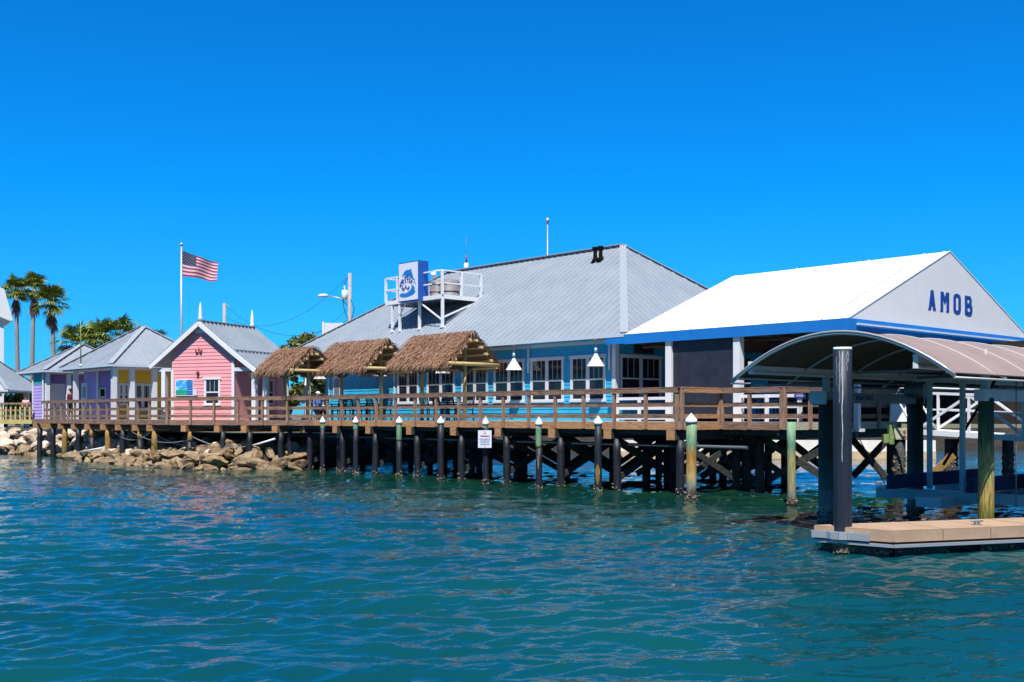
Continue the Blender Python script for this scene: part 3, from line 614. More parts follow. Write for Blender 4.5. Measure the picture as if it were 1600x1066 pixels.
def hip_roof(parent, x0, x1, y0, y1, ez, rx0, rx1, ry, rz, rib=.3, rh=.03, ribw=.05, soffit=True):
    """eave rectangle, ridge from (rx0,ry) to (rx1,ry) at rz"""
    e = [Vector((x0,y0,ez)), Vector((x1,y0,ez)), Vector((x1,y1,ez)), Vector((x0,y1,ez))]; a = Vector((rx0,ry,rz)); b = Vector((rx1,ry,rz))
    mb = MB()
    th = Vector((0,0,.06))
    for poly in ((e[0],e[1],b,a),(e[1],e[2],b),(e[2],e[3],a,b),(e[3],e[0],a)):
        mb.poly(poly)
    mb.poly([v-th for v in e])
    for i in range(4): mb.poly([e[i],e[(i+1)%4],e[(i+1)%4]-th,e[i]-th])
    def ribs(p0, p1, ta, tb, f):
        L = (p1-p0).length; d = (p1-p0)/L; n = int(L/rib)
        nn = (p1-p0).cross(ta-p0).normalized()
        if nn.z < 0: nn = -nn
        for i in range(1, n+1):
            u = i*rib - rib/2
            if u >= L: break
            q, top = p0+d*u, f(u, L)
            if (top-q).length > .15: mb.bar(q+nn*rh*.5, top+nn*rh*.5, ribw, rh, up=tuple(nn))
    def front(p0, p1, a, b):
        ua = (a-p0).dot((p1-p0).normalized()); ub = (b-p0).dot((p1-p0).normalized())
        def f(u, L):
            d = (p1-p0).normalized()
            if u < ua: return p0.lerp(a, u/ua)
            if u > ub: return p1.lerp(b, (L-u)/(L-ub)) if L > ub else b
            return a + d*(u-ua)
        return f
    ribs(e[0], e[1], a, b, front(e[0], e[1], a, b))
    ribs(e[1], e[2], b, b, front(e[1], e[2], b, b))
    ribs(e[2], e[3], b, a, front(e[2], e[3], b, a))
    ribs(e[3], e[0], a, a, front(e[3], e[0], a, a))
    ro = mb.build('roof', 'roof', parent)
    mb = MB(); up = Vector((0,0,.05))
    for p, q in ((e[0],a),(e[1],b),(e[2],b),(e[3],a)): mb.bar(p+up, q+up, .30, .03)
    if (b-a).length > .1: mb.bar(a+up*1.2, b+up*1.2, .36, .04)
    mb.build('ridge_cap', 'rooftrim', ro)
    mb = MB(); g = .10
    mb.bar((x0-g,y0-g/2,ez-.06),(x1+g,y0-g/2,ez-.06),g,.12); mb.bar((x0-g,y1+g/2,ez-.06),(x1+g,y1+g/2,ez-.06),g,.12)
    mb.bar((x0-g/2,y0,ez-.06),(x0-g/2,y1,ez-.06),g,.12); mb.bar((x1+g/2,y0,ez-.06),(x1+g/2,y1,ez-.06),g,.12)
    mb.build('gutter', 'gutter', ro)
    return ro
# ------------------------------------------------------------------ BLUE RESTAURANT
bb = thing('restaurant_building', 'long turquoise waterfront restaurant with a large grey metal hip roof', 'building', P(0,0), MR)
X0, X1 = lx(508, 4.5), lx(958, 4.5); Y0, Y1 = 4.5, 16.5
FF = Face((0,Y0,0), (1,0,0), (0,-1,0)); FR = Face((X1,0,0), (0,1,0), (1,0,0))
mb = MB(); siding(mb, FF, X0, X1, DECK-.02, 5.32); mb.box(X0, X1, Y0+.02, Y0+.12, DECK-.3, 5.3)
mb.build('front_wall', 'aqua', bb)
mb = MB(); siding(mb, FR, Y0, Y1, DECK-.02, 5.32); mb.box(X1-.12, X1-.02, Y0+.13, Y1, DECK-.3, 5.3); mb.build('end_wall', 'aqua', bb)
mb = MB(); mb.box(X0, X0+.12, Y0+.13, Y1-.13, DECK-.3, 5.3); mb.box(X0, X1-.13, Y1-.12, Y1, DECK-.3, 5.3); mb.build_parts('rear_wall', 'aqua', bb)
mb = MB()
mb.box(X1-.02, X1+.16, Y0-.05, Y0+.16, DECK, 5.25)
for px in (514, 617): x = lx(px, 4.5); mb.box(x-.06, x+.06, Y0-.045, Y0+.0, DECK, 5.25)
mb.box(X0, X1-.03, Y0-.05, Y0+.0, 5.12, 5.25)
mb.build_parts('corner_board', 'trim_grey', bb)
for (pa, pb) in ((622,655),(668,711.5),(722.5,763),(772.5,820),(830,881.5),(892.5,947)):
    window(bb, FF, lx(pa,4.5), lx(pb,4.5), 2.90, 4.72)
window(bb, FR, ly(968,X1), ly(1032,X1), 2.95, 4.72)
mb = MB(); FF.box(mb, lx(522,4.5), lx(533,4.5), 3.3, 4.35, .02, .06); nb = mb.build('menu_board', 'trim_grey', bb)
mb = MB(); FF.box(mb, lx(523.5,4.5), lx(531.8,4.5), 3.4, 4.25, .06, .066); mb.build('menu_sheet', 'aludark', nb)
mb = MB(); FF.box(mb, lx(989,4.5), lx(1022,4.5), 4.8, 5.1, .03, .06)
mb = MB(); FR.box(mb, ly(990,X1), ly(1018,X1), 4.78, 5.22, .03, .12); mb.build('vent_box', 'dark', bb)
mb = MB(); FR.box(mb, ly(1036,X1), ly(1044,X1), 4.05, 4.3, .03, .05); FR.box(mb, ly(1036,X1), ly(1044,X1), 3.65, 3.95, .03, .05); FR.box(mb, ly(1036,X1), ly(1044,X1), 3.2, 3.5, .03, .05); mb.build_parts('notice', 'rust', bb)
RX0, RX1 = -30.7, -5.75
roof = hip_roof(bb, RX0, RX1, 3.9, 17.06, 5.38, RX0+6.58, -11.7, 10.48, 9.98, rib=.38, rh=.028)
mb = MB(); mb.box(RX0+.1, RX1-.1, 4.0, 16.9, 5.24, 5.30); mb.build('soffit', 'aqua', bb)
# end porch columns and beam on the left
mb = MB()
for y in (4.3, 8, 12):
    for x in (RX0+.4, RX0+2.6): mb.box(x-.11, x+.11, y-.11, y+.11, DECK, 5.24)
mb.build_parts('porch_column', 'trim_grey', bb)
# panel seams stepping across the roof sheet joint
mb = MB()
def roofz(y): return 5.38+(y-3.9)*(4.6/6.58)
nrm = Vector((0,-4.6,6.58)).normalized()
# vents
for px, dy in ((930, 0), (938.5, 0)):
    y = 9.45; x = lx(px, y); zb = roofz(y)+.06
    mb = MB(); mb.path([(x,y,zb-.1),(x,y,zb+.38)], .09, 12); mb.path([(x,y,zb+.38),(x,y,zb+.46)], [.09,.14], 12); mb.path([(x,y,zb+.46),(x,y,zb+.58)], [.14,.14], 12); mb.path([(x,y,zb-.12),(x,y,zb+.1)], [.2,.10], 12)
    mb.build('vent_pipe', 'black', bb)
# downspouts
mb = MB()
for px in (823, 949.5, 584): 
    x = lx(px, 4.3); mb.box(x-.035, x+.035, 4.36, 4.42, 4.1, 5.25)
mb.build_parts('downspout', 'gutter', bb)
# antenna on roof
an = thing('antenna', 'thin tall whip antenna with a white ball rising behind the roof ridge', 'antenna', at(855.5, 60, 5.0))
mb = MB(); mb.tube((0,0,0),(0,0,zat(Vector((0,60,0)),347)-5.0), .03, n=6); mb.tube((0,0,zat(Vector((0,60,0)),348)-5.0),(0,0,zat(Vector((0,60,0)),341)-5.0), .09, n=8); mb.build('mast', 'galv', an)
# ------------------------------------------------------------------ hanging cone lamps under the eave
def cone_lamp(loc, label):
    t = thing('cone_lamp', label, 'lamp', loc, MR, 'white cone lamps hung along the restaurant eave')
    mb = MB(); mb.path([(0,0,-1.0),(0,0,-.97),(0,0,-.62),(0,0,-.52)], [.335,.325,.10,.06], 24, cap=False); mb.path([(0,0,-.995),(0,0,-.63),(0,0,-.53)], [.32,.09,.05], 24, cap=False); mb.build('shade', 'white', t)
    mb = MB(); mb.tube((0,0,-.47),(0,0,-.3),.07,.05,n=12); mb.tube((0,0,-.3),(0,0,-.02),.015,n=6); mb.build('socket', 'alublue', t)
    mb = MB(); mb.box(-.07,.07,-.07,.07,-.02,.12); mb.build_parts('bracket', 'gutter', t)
    return t
lamps = [(931,'above the window nearest the tent'),(803,'between the two windows left of the corner window'),(692,'above the window under the largest thatched hut'),(594,'beside the post of the middle thatched hut'),(500,'over the open porch by the smallest thatched hut')]
l0 = None
for px, tx in lamps:
    loc = P(lx(px, 3.95), 3.95, 5.23); lab = 'white cone pendant lamp hanging '+tx
    if l0 is None: l0 = cone_lamp(loc, lab)
    else: dup(l0, loc, MR, lab)
# ------------------------------------------------------------------ ROOF PLATFORM + SIGN
pf = thing('roof_platform', 'white railed metal service platform standing on legs on the grey roof', 'platform', P(0,0), MR)
s0 = lx(691, 5.34); xL = s0-4.41; yb = 5.34; zf = 7.82; rt_ = zf+1.24; yB = yb+2.35
mb = MB(); mb.box(xL+.06, s0-.06, yb+.06, yB, zf+.02, zf+.07); mb.build('floor', 'aludark', pf)
mb = MB(); mb.box(xL, s0, yb-.05, yb+.05, zf-.05, zf+.14); mb.box(s0-.05, s0+.05, yb+.06, yB, zf-.05, zf+.14); mb.box(xL-.05, xL+.05, yb+.06, yB, zf-.05, zf+.14); mb.build_parts('edge_beam', 'white', pf)
for (x, y) in ((s0,yb),(s0,yb+1.15),(s0,yB),(xL,yb),(xL,yB),(xL+.95,yb),(s0-1.9,yb)):
    mb = MB(); mb.box(x-.05, x+.05, y-.05, y+.05, zf+.14, rt_); mb.build('post', 'white', pf)
mb = MB()
for z in (rt_+.02, zf+.68):
    mb.box(xL, s0, yb-.03, yb+.03, z-.03, z+.03); mb.box(s0-.03, s0+.03, yb+.04, yB, z-.031, z+.029); mb.box(xL-.03, xL+.03, yb+.04, yB, z-.031, z+.029)
mb.build_parts('rail', 'white', pf)
for (x, y) in ((s0-.02,yb+.03),(s0-1.75,yb+.03),(s0-3.3,yb+.03),(xL+.5,yb+.03),(s0-.05,yB-.25),(s0-1.3,yB-.25),(s0-2.6,yB-.25),(xL+.4,yB-.25)):
    mb = MB(); mb.box(x-.055, x+.055, y-.055, y+.055, roofz(y)+.0, zf-.05); mb.box(x-.1, x+.1, y-.1, y+.1, roofz(y)+.02, roofz(y)+.08); mb.build('leg', 'white', pf)
mb = MB(); mb.bar((s0-.02, yb+.05, 6.9), (s0-.02, yB-.3, zf-.1), .07, .07, up=(1,0,0)); mb.bar((s0-1.7, yb, zf-.1), (s0-.05, yb, 6.8), .06, .06, up=(0,1,0)); mb.bar((xL+.5, yb, 6.6), (xL+1.6, yb, zf-.1), .05, .05, up=(0,1,0)); mb.build_parts('brace', 'white', pf)
# fan housings on the platform
for (px, y, w_, l) in ((683.5, 6.6, .62, 'grey round exhaust fan housing on the platform just right of the sign'), (703, 6.9, .85, 'larger grey exhaust fan housing by the platform corner post')):
    x = lx(px, y); t = thing('exhaust_fan', l, 'fan', P(x, y, zf+.075), MR)
    mb = MB(); mb.path([(0,0,0),(0,0,.12),(0,0,.14),(0,0,.85),(0,0,.97)], [w_*.66,w_*.66,w_*.60,w_*.62,w_*.5], 18); mb.build('housing', 'grey', t)
    mb = MB()
    for k in range(2): mb.path([(0,0,.40+k*.34),(0,0,.43+k*.34)], w_*.64, 18)
    mb.build('band', 'aludark', t)
fl_ = thing('floodlight', 'white dome camera bracketed on the inner platform post', 'camera', P(s0-.15, yb-.05, rt_-.1), MR)
mb = MB(); mb.path([(0,0,.1),(-.22,-.05,.1),(-.3,-.1,-.02)], [.04,.04,.04], 8); mb.path([(-.3,-.1,.02),(-.3,-.1,-.12),(-.3,-.1,-.2)], [.13,.12,.05], 14); mb.build('housing', 'white', fl_)
# lattice sign panel at the end of the platform
sg = thing('box_sign', 'tall white box sign with blue leaping sea animal and circular lettering on platform', 'sign', P(0,0), MR)
ys = yb-.32; sx0, sx1 = lx(622.6, ys), lx(654, ys); zb_, zt_ = zat(P(sx0,ys),473), zat(P(sx0,ys),412)
mb = MB(); mb.box(sx0, sx1, ys, ys+.58, zb_, zt_); mb.build('cabinet', 'signblue', sg)
mb = MB(); mb.box(sx0+.05, sx1-.05, ys-.02, ys, zb_+.05, zt_-.05); fc = mb.build('sign_face', 'signwhite', sg)
SW = sx1-sx0; SHh = zt_-zb_
def sp_(u, v): return Vector((sx0+u*SW, ys-.024, zb_+v*SHh))
# outline traced by eye as a generic leaping dolphin over a splash
dol = [(.24,.70),(.20,.645),(.27,.655),(.33,.675),(.42,.66),(.44,.625),(.50,.645),(.62,.62),(.70,.565),(.72,.53),(.70,.50),(.80,.54),(.745,.60),(.72,.67),(.67,.75),(.66,.785),(.68,.83),(.60,.80),(.54,.795),(.42,.80),(.32,.765)]
mb = MB(); mb.prism([sp_(*q) for q in dol], (0,.004,0)); dd = mb.build('emblem', 'blue', sg)
bm = bmesh.new(); bm.from_mesh(dd.data); bmesh.ops.triangulate(bm, faces=bm.faces); bm.to_mesh(dd.data); bm.free()
spl = [(.06,.17),(.12,.13),(.30,.105),(.50,.11),(.72,.145),(.84,.19),(.86,.23),(.82,.27),(.83,.33),(.76,.38),(.745,.43),(.72,.375),(.66,.385),(.67,.33),(.60,.27),(.52,.235),(.40,.215),(.30,.215),(.2,.23),(.12,.21)]
mb = MB(); mb.prism([sp_(*q) for q in spl], (0,.004,0)); dd = mb.build('emblem', 'blue', sg)
bm = bmesh.new(); bm.from_mesh(dd.data); bmesh.ops.triangulate(bm, faces=bm.faces); bm.to_mesh(dd.data); bm.free()
for (u, v, r_) in ((.80,.53,.02),(.83,.47,.025),(.78,.44,.015),(.86,.41,.015),(.72,.48,.016)):
    mb = MB(); c = sp_(u, v); mb.tube(c, c+Vector((0,.004,0)), r_*SW*1.3, n=10); mb.build('droplet', 'blue', sg)
rotz = Matrix.Rotation(R(90), 4, 'X')
def arc_text(txt, cu, cv, rad, a0, a1, size):
    n = len(txt)
    for i, ch in enumerate(txt):
        if ch == ' ': continue
        a = R(a0+(a1-a0)*i/max(1,n-1)); c = sp_(cu, cv)+Vector((math.cos(a)*rad, -.004, math.sin(a)*rad))
        letters(sg, ch, c, size, 'navy', rot=Matrix.Rotation(-(a-math.pi/2), 4, 'Y') @ rotz, off=size*.02, name='lettering')
rr_ = SW*.36
arc_text('ANNA MARIA', .47, .325, SW*.36, 165, 62, SW*.12)
arc_text('OYSTER', .45, .185, SW*.40, 128, 58, SW*.17)
arc_text('BAR', .38, .20, SW*.19, 130, 45, SW*.19)
# ------------------------------------------------------------------ TENT
tn = thing('tent_pavilion', 'large white gabled tent pavilion with bright blue band beside the restaurant', 'tent', P(0,0), MR)
TX0, TX1, TY0, TY1, TEZ, TRZ = -5.3, 3.65, 3.4, 16.4, 5.30, 7.96; TM = 9.9; rx0t = -5.52
mb = MB(); n = 12
def tz(y): return TEZ+(TRZ-TEZ)*(1-abs(y-TM)/(TM-TY0))
# roof sheets with slight catenary sag between frames
def sheet(mb, ya, yb2):
    nx, ny = 24, 10; vs = []
    for i in range(nx+1):
        u = i/nx; x = TX0+(TX1-TX0)*u
        for j in range(ny+1):
            v = j/ny; y = ya+(yb2-ya)*v
            bay = (u*3)%1.0
            vs.append((x, y, tz(y)-.05*math.sin(math.pi*v)*math.sin(math.pi*bay)))
    mb.add(vs, [(i*(ny+1)+j, (i+1)*(ny+1)+j, (i+1)*(ny+1)+j+1, i*(ny+1)+j+1) for i in range(nx) for j in range(ny)], 0, True)
sheet(mb, TY0, TM); sheet(mb, TM, TY1)
rf = mb.build('canvas_roof', 'canvas', tn)
mb = MB()
for u in (0.02, 1/3, 2/3, .9, .98):
    x = TX0+(TX1-TX0)*u; mb.bar((x,TY0,TEZ+.015),(x,TM,TRZ+.015),.05,.02)
mb.build_parts('seam', 'canvas', rf)
mb = MB(); mb.prism([(TX1-.02,TY0,TEZ),(TX1-.02,TY1,TEZ),(TX1-.02,TM,TRZ-.02)], (.03,0,0)); gb = mb.build('gable_panel', 'canvas', tn)
mb = MB(); mb.prism([(TX0,TY0,TEZ),(TX0,TY1,TEZ),(TX0,TM,TRZ-.02)], (.03,0,0)); mb.build('gable_panel', 'canvas', tn)
mb = MB(); mb.bar((TX1+.012,TY0,TEZ-.0),(TX1+.012,TM,TRZ),.03,.03); mb.bar((TX1+.012,TM,TRZ),(TX1+.012,TY1,TEZ),.03,.03); mb.build_parts('gable_piping', 'canvas', tn)
mb = MB(); mb.box(TX0,TX1+.04,TY0-.04,TY0,TEZ-.36,TEZ); mb.box(TX1+.01,TX1+.05,TY0+.001,TY1,TEZ-.36,TEZ-.002); mb.box(TX0-.9,TX0-.01,TY0-.02,TY0+.02,TEZ-.33,TEZ-.12); mb.build_parts('blue_band', 'blue', tn)
mb = MB(); mb.box(TX1+.08,TX1+.15,TY0+.35,TY1-.2,TEZ-.19,TEZ-.14); mb.build('awning_roller', 'white', tn)
mb = MB()
for i in range(7):
    x = TX0+.3+(TX1-TX0-.6)*i/6
    mb.bar((x,TY0+.2,TEZ-.12),(x,TM,TRZ-.22),.12,.10); mb.bar((x,TM,TRZ-.22),(x,TY1-.2,TEZ-.12),.12,.10); mb.bar((x,TY0+.2,TEZ-.3),(x,TY1-.2,TEZ-.3),.08,.12)
for i in range(6):
    y = TY0+.8+i*1.0; mb.bar((TX0+.2,y,TEZ-.45),(TX1-.2,y,TEZ-.45),.06,.08)
mb.build_parts('rafter', 'rafter', tn)
TYc = 3.55
for px in (1047.5, 1154):
    x = lx(px, TYc); mb = MB(); mb.box(x-.13, x+.13, TYc-.12, TYc+.12, DECK, TEZ-.2); mb.build_parts('column', 'white', tn)
mb = MB(); x = 2.5; y = ly(1339.5, x); mb.box(x-.08, x+.08, y-.09, y+.09, 1.95, TEZ-.3); mb.box(x-.2, x+.2, y-.13, y+.13, 1.85, 1.95); mb.build_parts('column', 'white', tn)
y = ly(1538, 3.4); mb = MB(); mb.box(3.3, 3.5, y-.1, y+.1, 1.5, TEZ-.3); mb.build_parts('column', 'white', tn)
for (pa, pb) in ((1053,1147),):
    mb = MB(); mb.box(lx(pa,TYc)-.02, lx(pb,TYc)+.02, TYc-.02, TYc, DECK+.2, TEZ-.3); mb.build('roll_down_screen', 'screen', tn)
mb = MB(); mb.box(lx(1161,TYc), TX1-1.2, TYc+1.4, TYc+1.42, 3.35, TEZ-.3); mb.build('roll_down_screen', 'screen', tn)
# dark back of the tent and the interior
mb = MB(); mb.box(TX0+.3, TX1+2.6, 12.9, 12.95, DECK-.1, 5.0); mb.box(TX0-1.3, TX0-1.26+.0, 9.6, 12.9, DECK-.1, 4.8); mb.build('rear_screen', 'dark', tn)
# ---- AMOB letters
def glyph(mb, polys, y0, z0, h):
    for i_, pl in enumerate(polys): mb.prism([(TX1+.012+.0003*i_, y0+u*h*1.62, z0+v*h) for (u, v) in pl], (.012,0,0))
def bar2(u0,v0,u1,v1,t):
    dx,dy = u1-u0, v1-v0; L = math.hypot(dx,dy); nx,ny = -dy/L*t/2, dx/L*t/2
    return [(u0+nx,v0+ny),(u1+nx,v1+ny),(u1-nx,v1-ny),(u0-nx,v0-ny)]
def ring(u0,u1,v0,v1,t,c,seg=6,half=False):
    """rounded ring stroke as quads"""
    def pts(u0,u1,v0,v1,c):
        o = []
        for (cu,cv,a0) in ((u1-c,v1-c,0),(u0+c,v1-c,90),(u0+c,v0+c,180),(u1-c,v0+c,270)):
            for k in range(seg+1):
                a = R(a0+90*k/seg); o.append((cu+c*math.cos(a), cv+c*math.sin(a)))
        return o
    a = pts(u0,u1,v0,v1,c); b = pts(u0+t,u1-t,v0+t,v1-t,max(c-t,.02)); n = len(a)
    return [[a[i],a[(i+1)%n],b[(i+1)%n],b[i]] for i in range(n)]
Lh = .66; zb0 = 5.88; T = .145
mb = MB()
yA = ly(1450.5, TX1)
glyph(mb, [[(-.01,0),(.15,0),(.30,1),(.13,1)], [(.45,0),(.28,0),(.13,1),(.30,1)], [(.1,.22),(.32,.22),(.32,.36),(.1,.36)], [(-.04,0),(.15,0),(.15,.06),(-.04,.06)], [(.27,0),(.46,0),(.46,.06),(.27,.06)]], yA, zb0, Lh); mb.build('letter', 'navy', gb); mb = MB()
yM = ly(1469, TX1)
glyph(mb, [[(0,0),(.17,0),(.17,1),(0,1)], [(.40,0),(.57,0),(.57,1),(.40,1)], [(0,1),(.19,1),(.36,.52),(.285,.36)], [(.38,1),(.57,1),(.285,.36),(.21,.52)], [(-.03,0),(.17,0),(.17,.05),(-.03,.05)], [(.37,0),(.57,0),(.57,.05),(.37,.05)]], yM, zb0, Lh); mb.build('letter', 'navy', gb); mb = MB()
yO = ly(1489, TX1)
glyph(mb, ring(0,.50,-.02,1.02,.165,.22), yO, zb0, Lh); mb.build('letter', 'navy', gb); mb = MB()
yB_ = ly(1507, TX1)
glyph(mb, [[(0,0),(.17,0),(.17,1),(0,1)]]+ring(.0,.46,.46,1.0,.155,.17)+ring(.0,.50,0,.60,.16,.19), yB_, zb0, Lh)
mb.build('letter', 'navy', gb)
# ------------------------------------------------------------------ white inner railing on the tent deck
wr = thing('white_railing', 'white painted horizontal rail fence between the tent columns', 'railing', P(0,0), MR)
mb = MB()
xa, xb = lx(1160, 3.55), 2.0
for z in (2.32, 2.66, 3.0): mb.box(xa, xb, 3.5, 3.56, z-.05, z+.05)
mb.build_parts('rail', 'white', wr)
mb = MB(); xc = lx(965, 3.6); xd = lx(1042, 3.6)
for z in (2.28, 2.63, 2.98): mb.box(xc, xd, 3.57, 3.63, z-.05, z+.05)
mb.build_parts('rail', 'white', wr)
for x in (xa+1.0, xa+2.2, 1.95, xc+.1, (xc+xd)/2):
    mb = MB(); mb.box(x-.06, x+.06, 3.44, 3.5, DECK, 3.02); mb.build('post', 'white', wr)
pl_ = thing('name_plaque', 'small navy plaque with white lettering on the white tent railing', 'sign', P(lx(1250,3.42), 3.42, 2.98), MR)
mb = MB(); mb.box(-.2,.2,-.015,.015,-.06,.06); mb.build('panel', 'navy', pl_); letters(pl_, 'AMOB', (0,-.02,0), .09, 'white')
# dining tables and chairs inside the tent (dark, under shade)
def bar_table(loc, label, grp='tables on the boardwalk deck', h=.78, w_=.9):
    t = thing('table', label, 'table', loc, MR, grp)
    mb = MB(); mb.box(-w_/2,w_/2,-w_/2,w_/2,h-.04,h); mb.build('tabletop', 'chair', t)
    for sx_ in (-1,1):
        for sy_ in (-1,1):
            mb = MB(); mb.bar((sx_*w_*.42,sy_*w_*.42,0),(sx_*w_*.38,sy_*w_*.38,h-.04),.045,.045); mb.build('leg','chair',t)
    mb = MB(); mb.box(-w_*.38,w_*.38,-.02,.02,.2,.24); mb.box(-.02,.02,-w_*.38,-.021,.2,.24); mb.build('stretcher','chair',t)
    return t
def chair_(loc, rz, label, grp='slatted chairs on the boardwalk deck'):
    t = thing('slatted_chair', label, 'chair', loc, rz, grp)
    mb = MB(); mb.box(-.24,.24,-.24,.22,.44,.47); mb.build('seat','chair',t)
    for sx_ in (-1,1):
        mb = MB(); mb.bar((sx_*.22,-.22,0),(sx_*.22,-.22,.64),.04,.04); mb.build('leg','chair',t)
        mb = MB(); mb.bar((sx_*.22,.26,0),(sx_*.22,.20,.46),.04,.04); mb.build('leg','chair',t)
        mb = MB(); mb.box(sx_*.22-.03,sx_*.22+.03,-.26,.24,.64,.67); mb.build('armrest','chair',t)
    mb = MB(); mb.bar((-.22,.21,.46),(-.22,.34,1.0),.04,.04); mb.bar((.22,.21,.46),(.22,.34,1.0),.04,.04); mb.bar((-.22,.34,.98),(.22,.34,.98),.04,.07)
    for k in range(5): mb.bar((-.15+.075*k,.215,.5),(-.15+.075*k,.335,.97),.03,.015)
    mb.build('backrest','chair',t); mb = MB(); mb.bar((-.22,-.22,.2),(.22,-.22,.2),.03,.03); mb.build('stretcher','chair',t)
    return t
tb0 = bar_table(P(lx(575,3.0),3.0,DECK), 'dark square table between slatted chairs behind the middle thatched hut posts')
dup(tb0, P(lx(700,3.0),3.0,DECK), MR, 'dark square table under the largest thatched hut by the windows')
dup(tb0, P(lx(515,3.1),3.1,DECK), MR, 'dark square table beside the closed white umbrella')
dup(tb0, P(lx(1195,4.6),4.6,DECK), MR, 'dark table in the shade behind the white tent railing')
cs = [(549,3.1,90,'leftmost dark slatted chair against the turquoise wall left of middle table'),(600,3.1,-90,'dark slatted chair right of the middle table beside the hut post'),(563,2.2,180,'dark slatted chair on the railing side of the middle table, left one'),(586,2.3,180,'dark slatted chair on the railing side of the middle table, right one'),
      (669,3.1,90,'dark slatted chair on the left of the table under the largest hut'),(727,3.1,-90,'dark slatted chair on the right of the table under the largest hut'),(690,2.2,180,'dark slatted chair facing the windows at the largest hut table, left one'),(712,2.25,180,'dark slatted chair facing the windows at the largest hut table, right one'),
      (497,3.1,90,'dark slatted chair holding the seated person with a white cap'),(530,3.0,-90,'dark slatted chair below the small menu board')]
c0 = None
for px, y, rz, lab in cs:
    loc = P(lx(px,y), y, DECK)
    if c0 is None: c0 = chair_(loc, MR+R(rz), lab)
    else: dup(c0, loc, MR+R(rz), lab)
for px, y, rz, lab in ((1185,5.2,90,'dark chair in the tent shade left of the table'),(1212,5.4,-90,'dark chair in the tent shade right of the table'),(1240,5.0,90,'dark chair in the tent shade behind the navy plaque'),(1275,5.6,-60,'dark chair in the tent shade next to the lift pile')):
    dup(c0, P(lx(px,y), y, DECK), MR+R(rz), lab)
dup(tb0, P(lx(1256,5.4),5.4,DECK), MR, 'dark table in the tent shade behind the navy plaque')
# closed umbrella
um = thing('closed_umbrella', 'closed white patio umbrella beside the smallest thatched hut post', 'umbrella', P(lx(478.5,3.3),3.3,DECK))
mb = MB(); mb.path([(0,0,.85),(0,0,.9),(.02,0,1.5),(0,0,2.1)], [.32,.30,.17,.02], 12); mb.build('canopy','white',um)
mb = MB(); mb.tube((0,0,0),(0,0,.9),.025,n=8); mb.tube((0,0,0),(0,0,.08),.25,n=16); mb.build('pole','aludark',um)
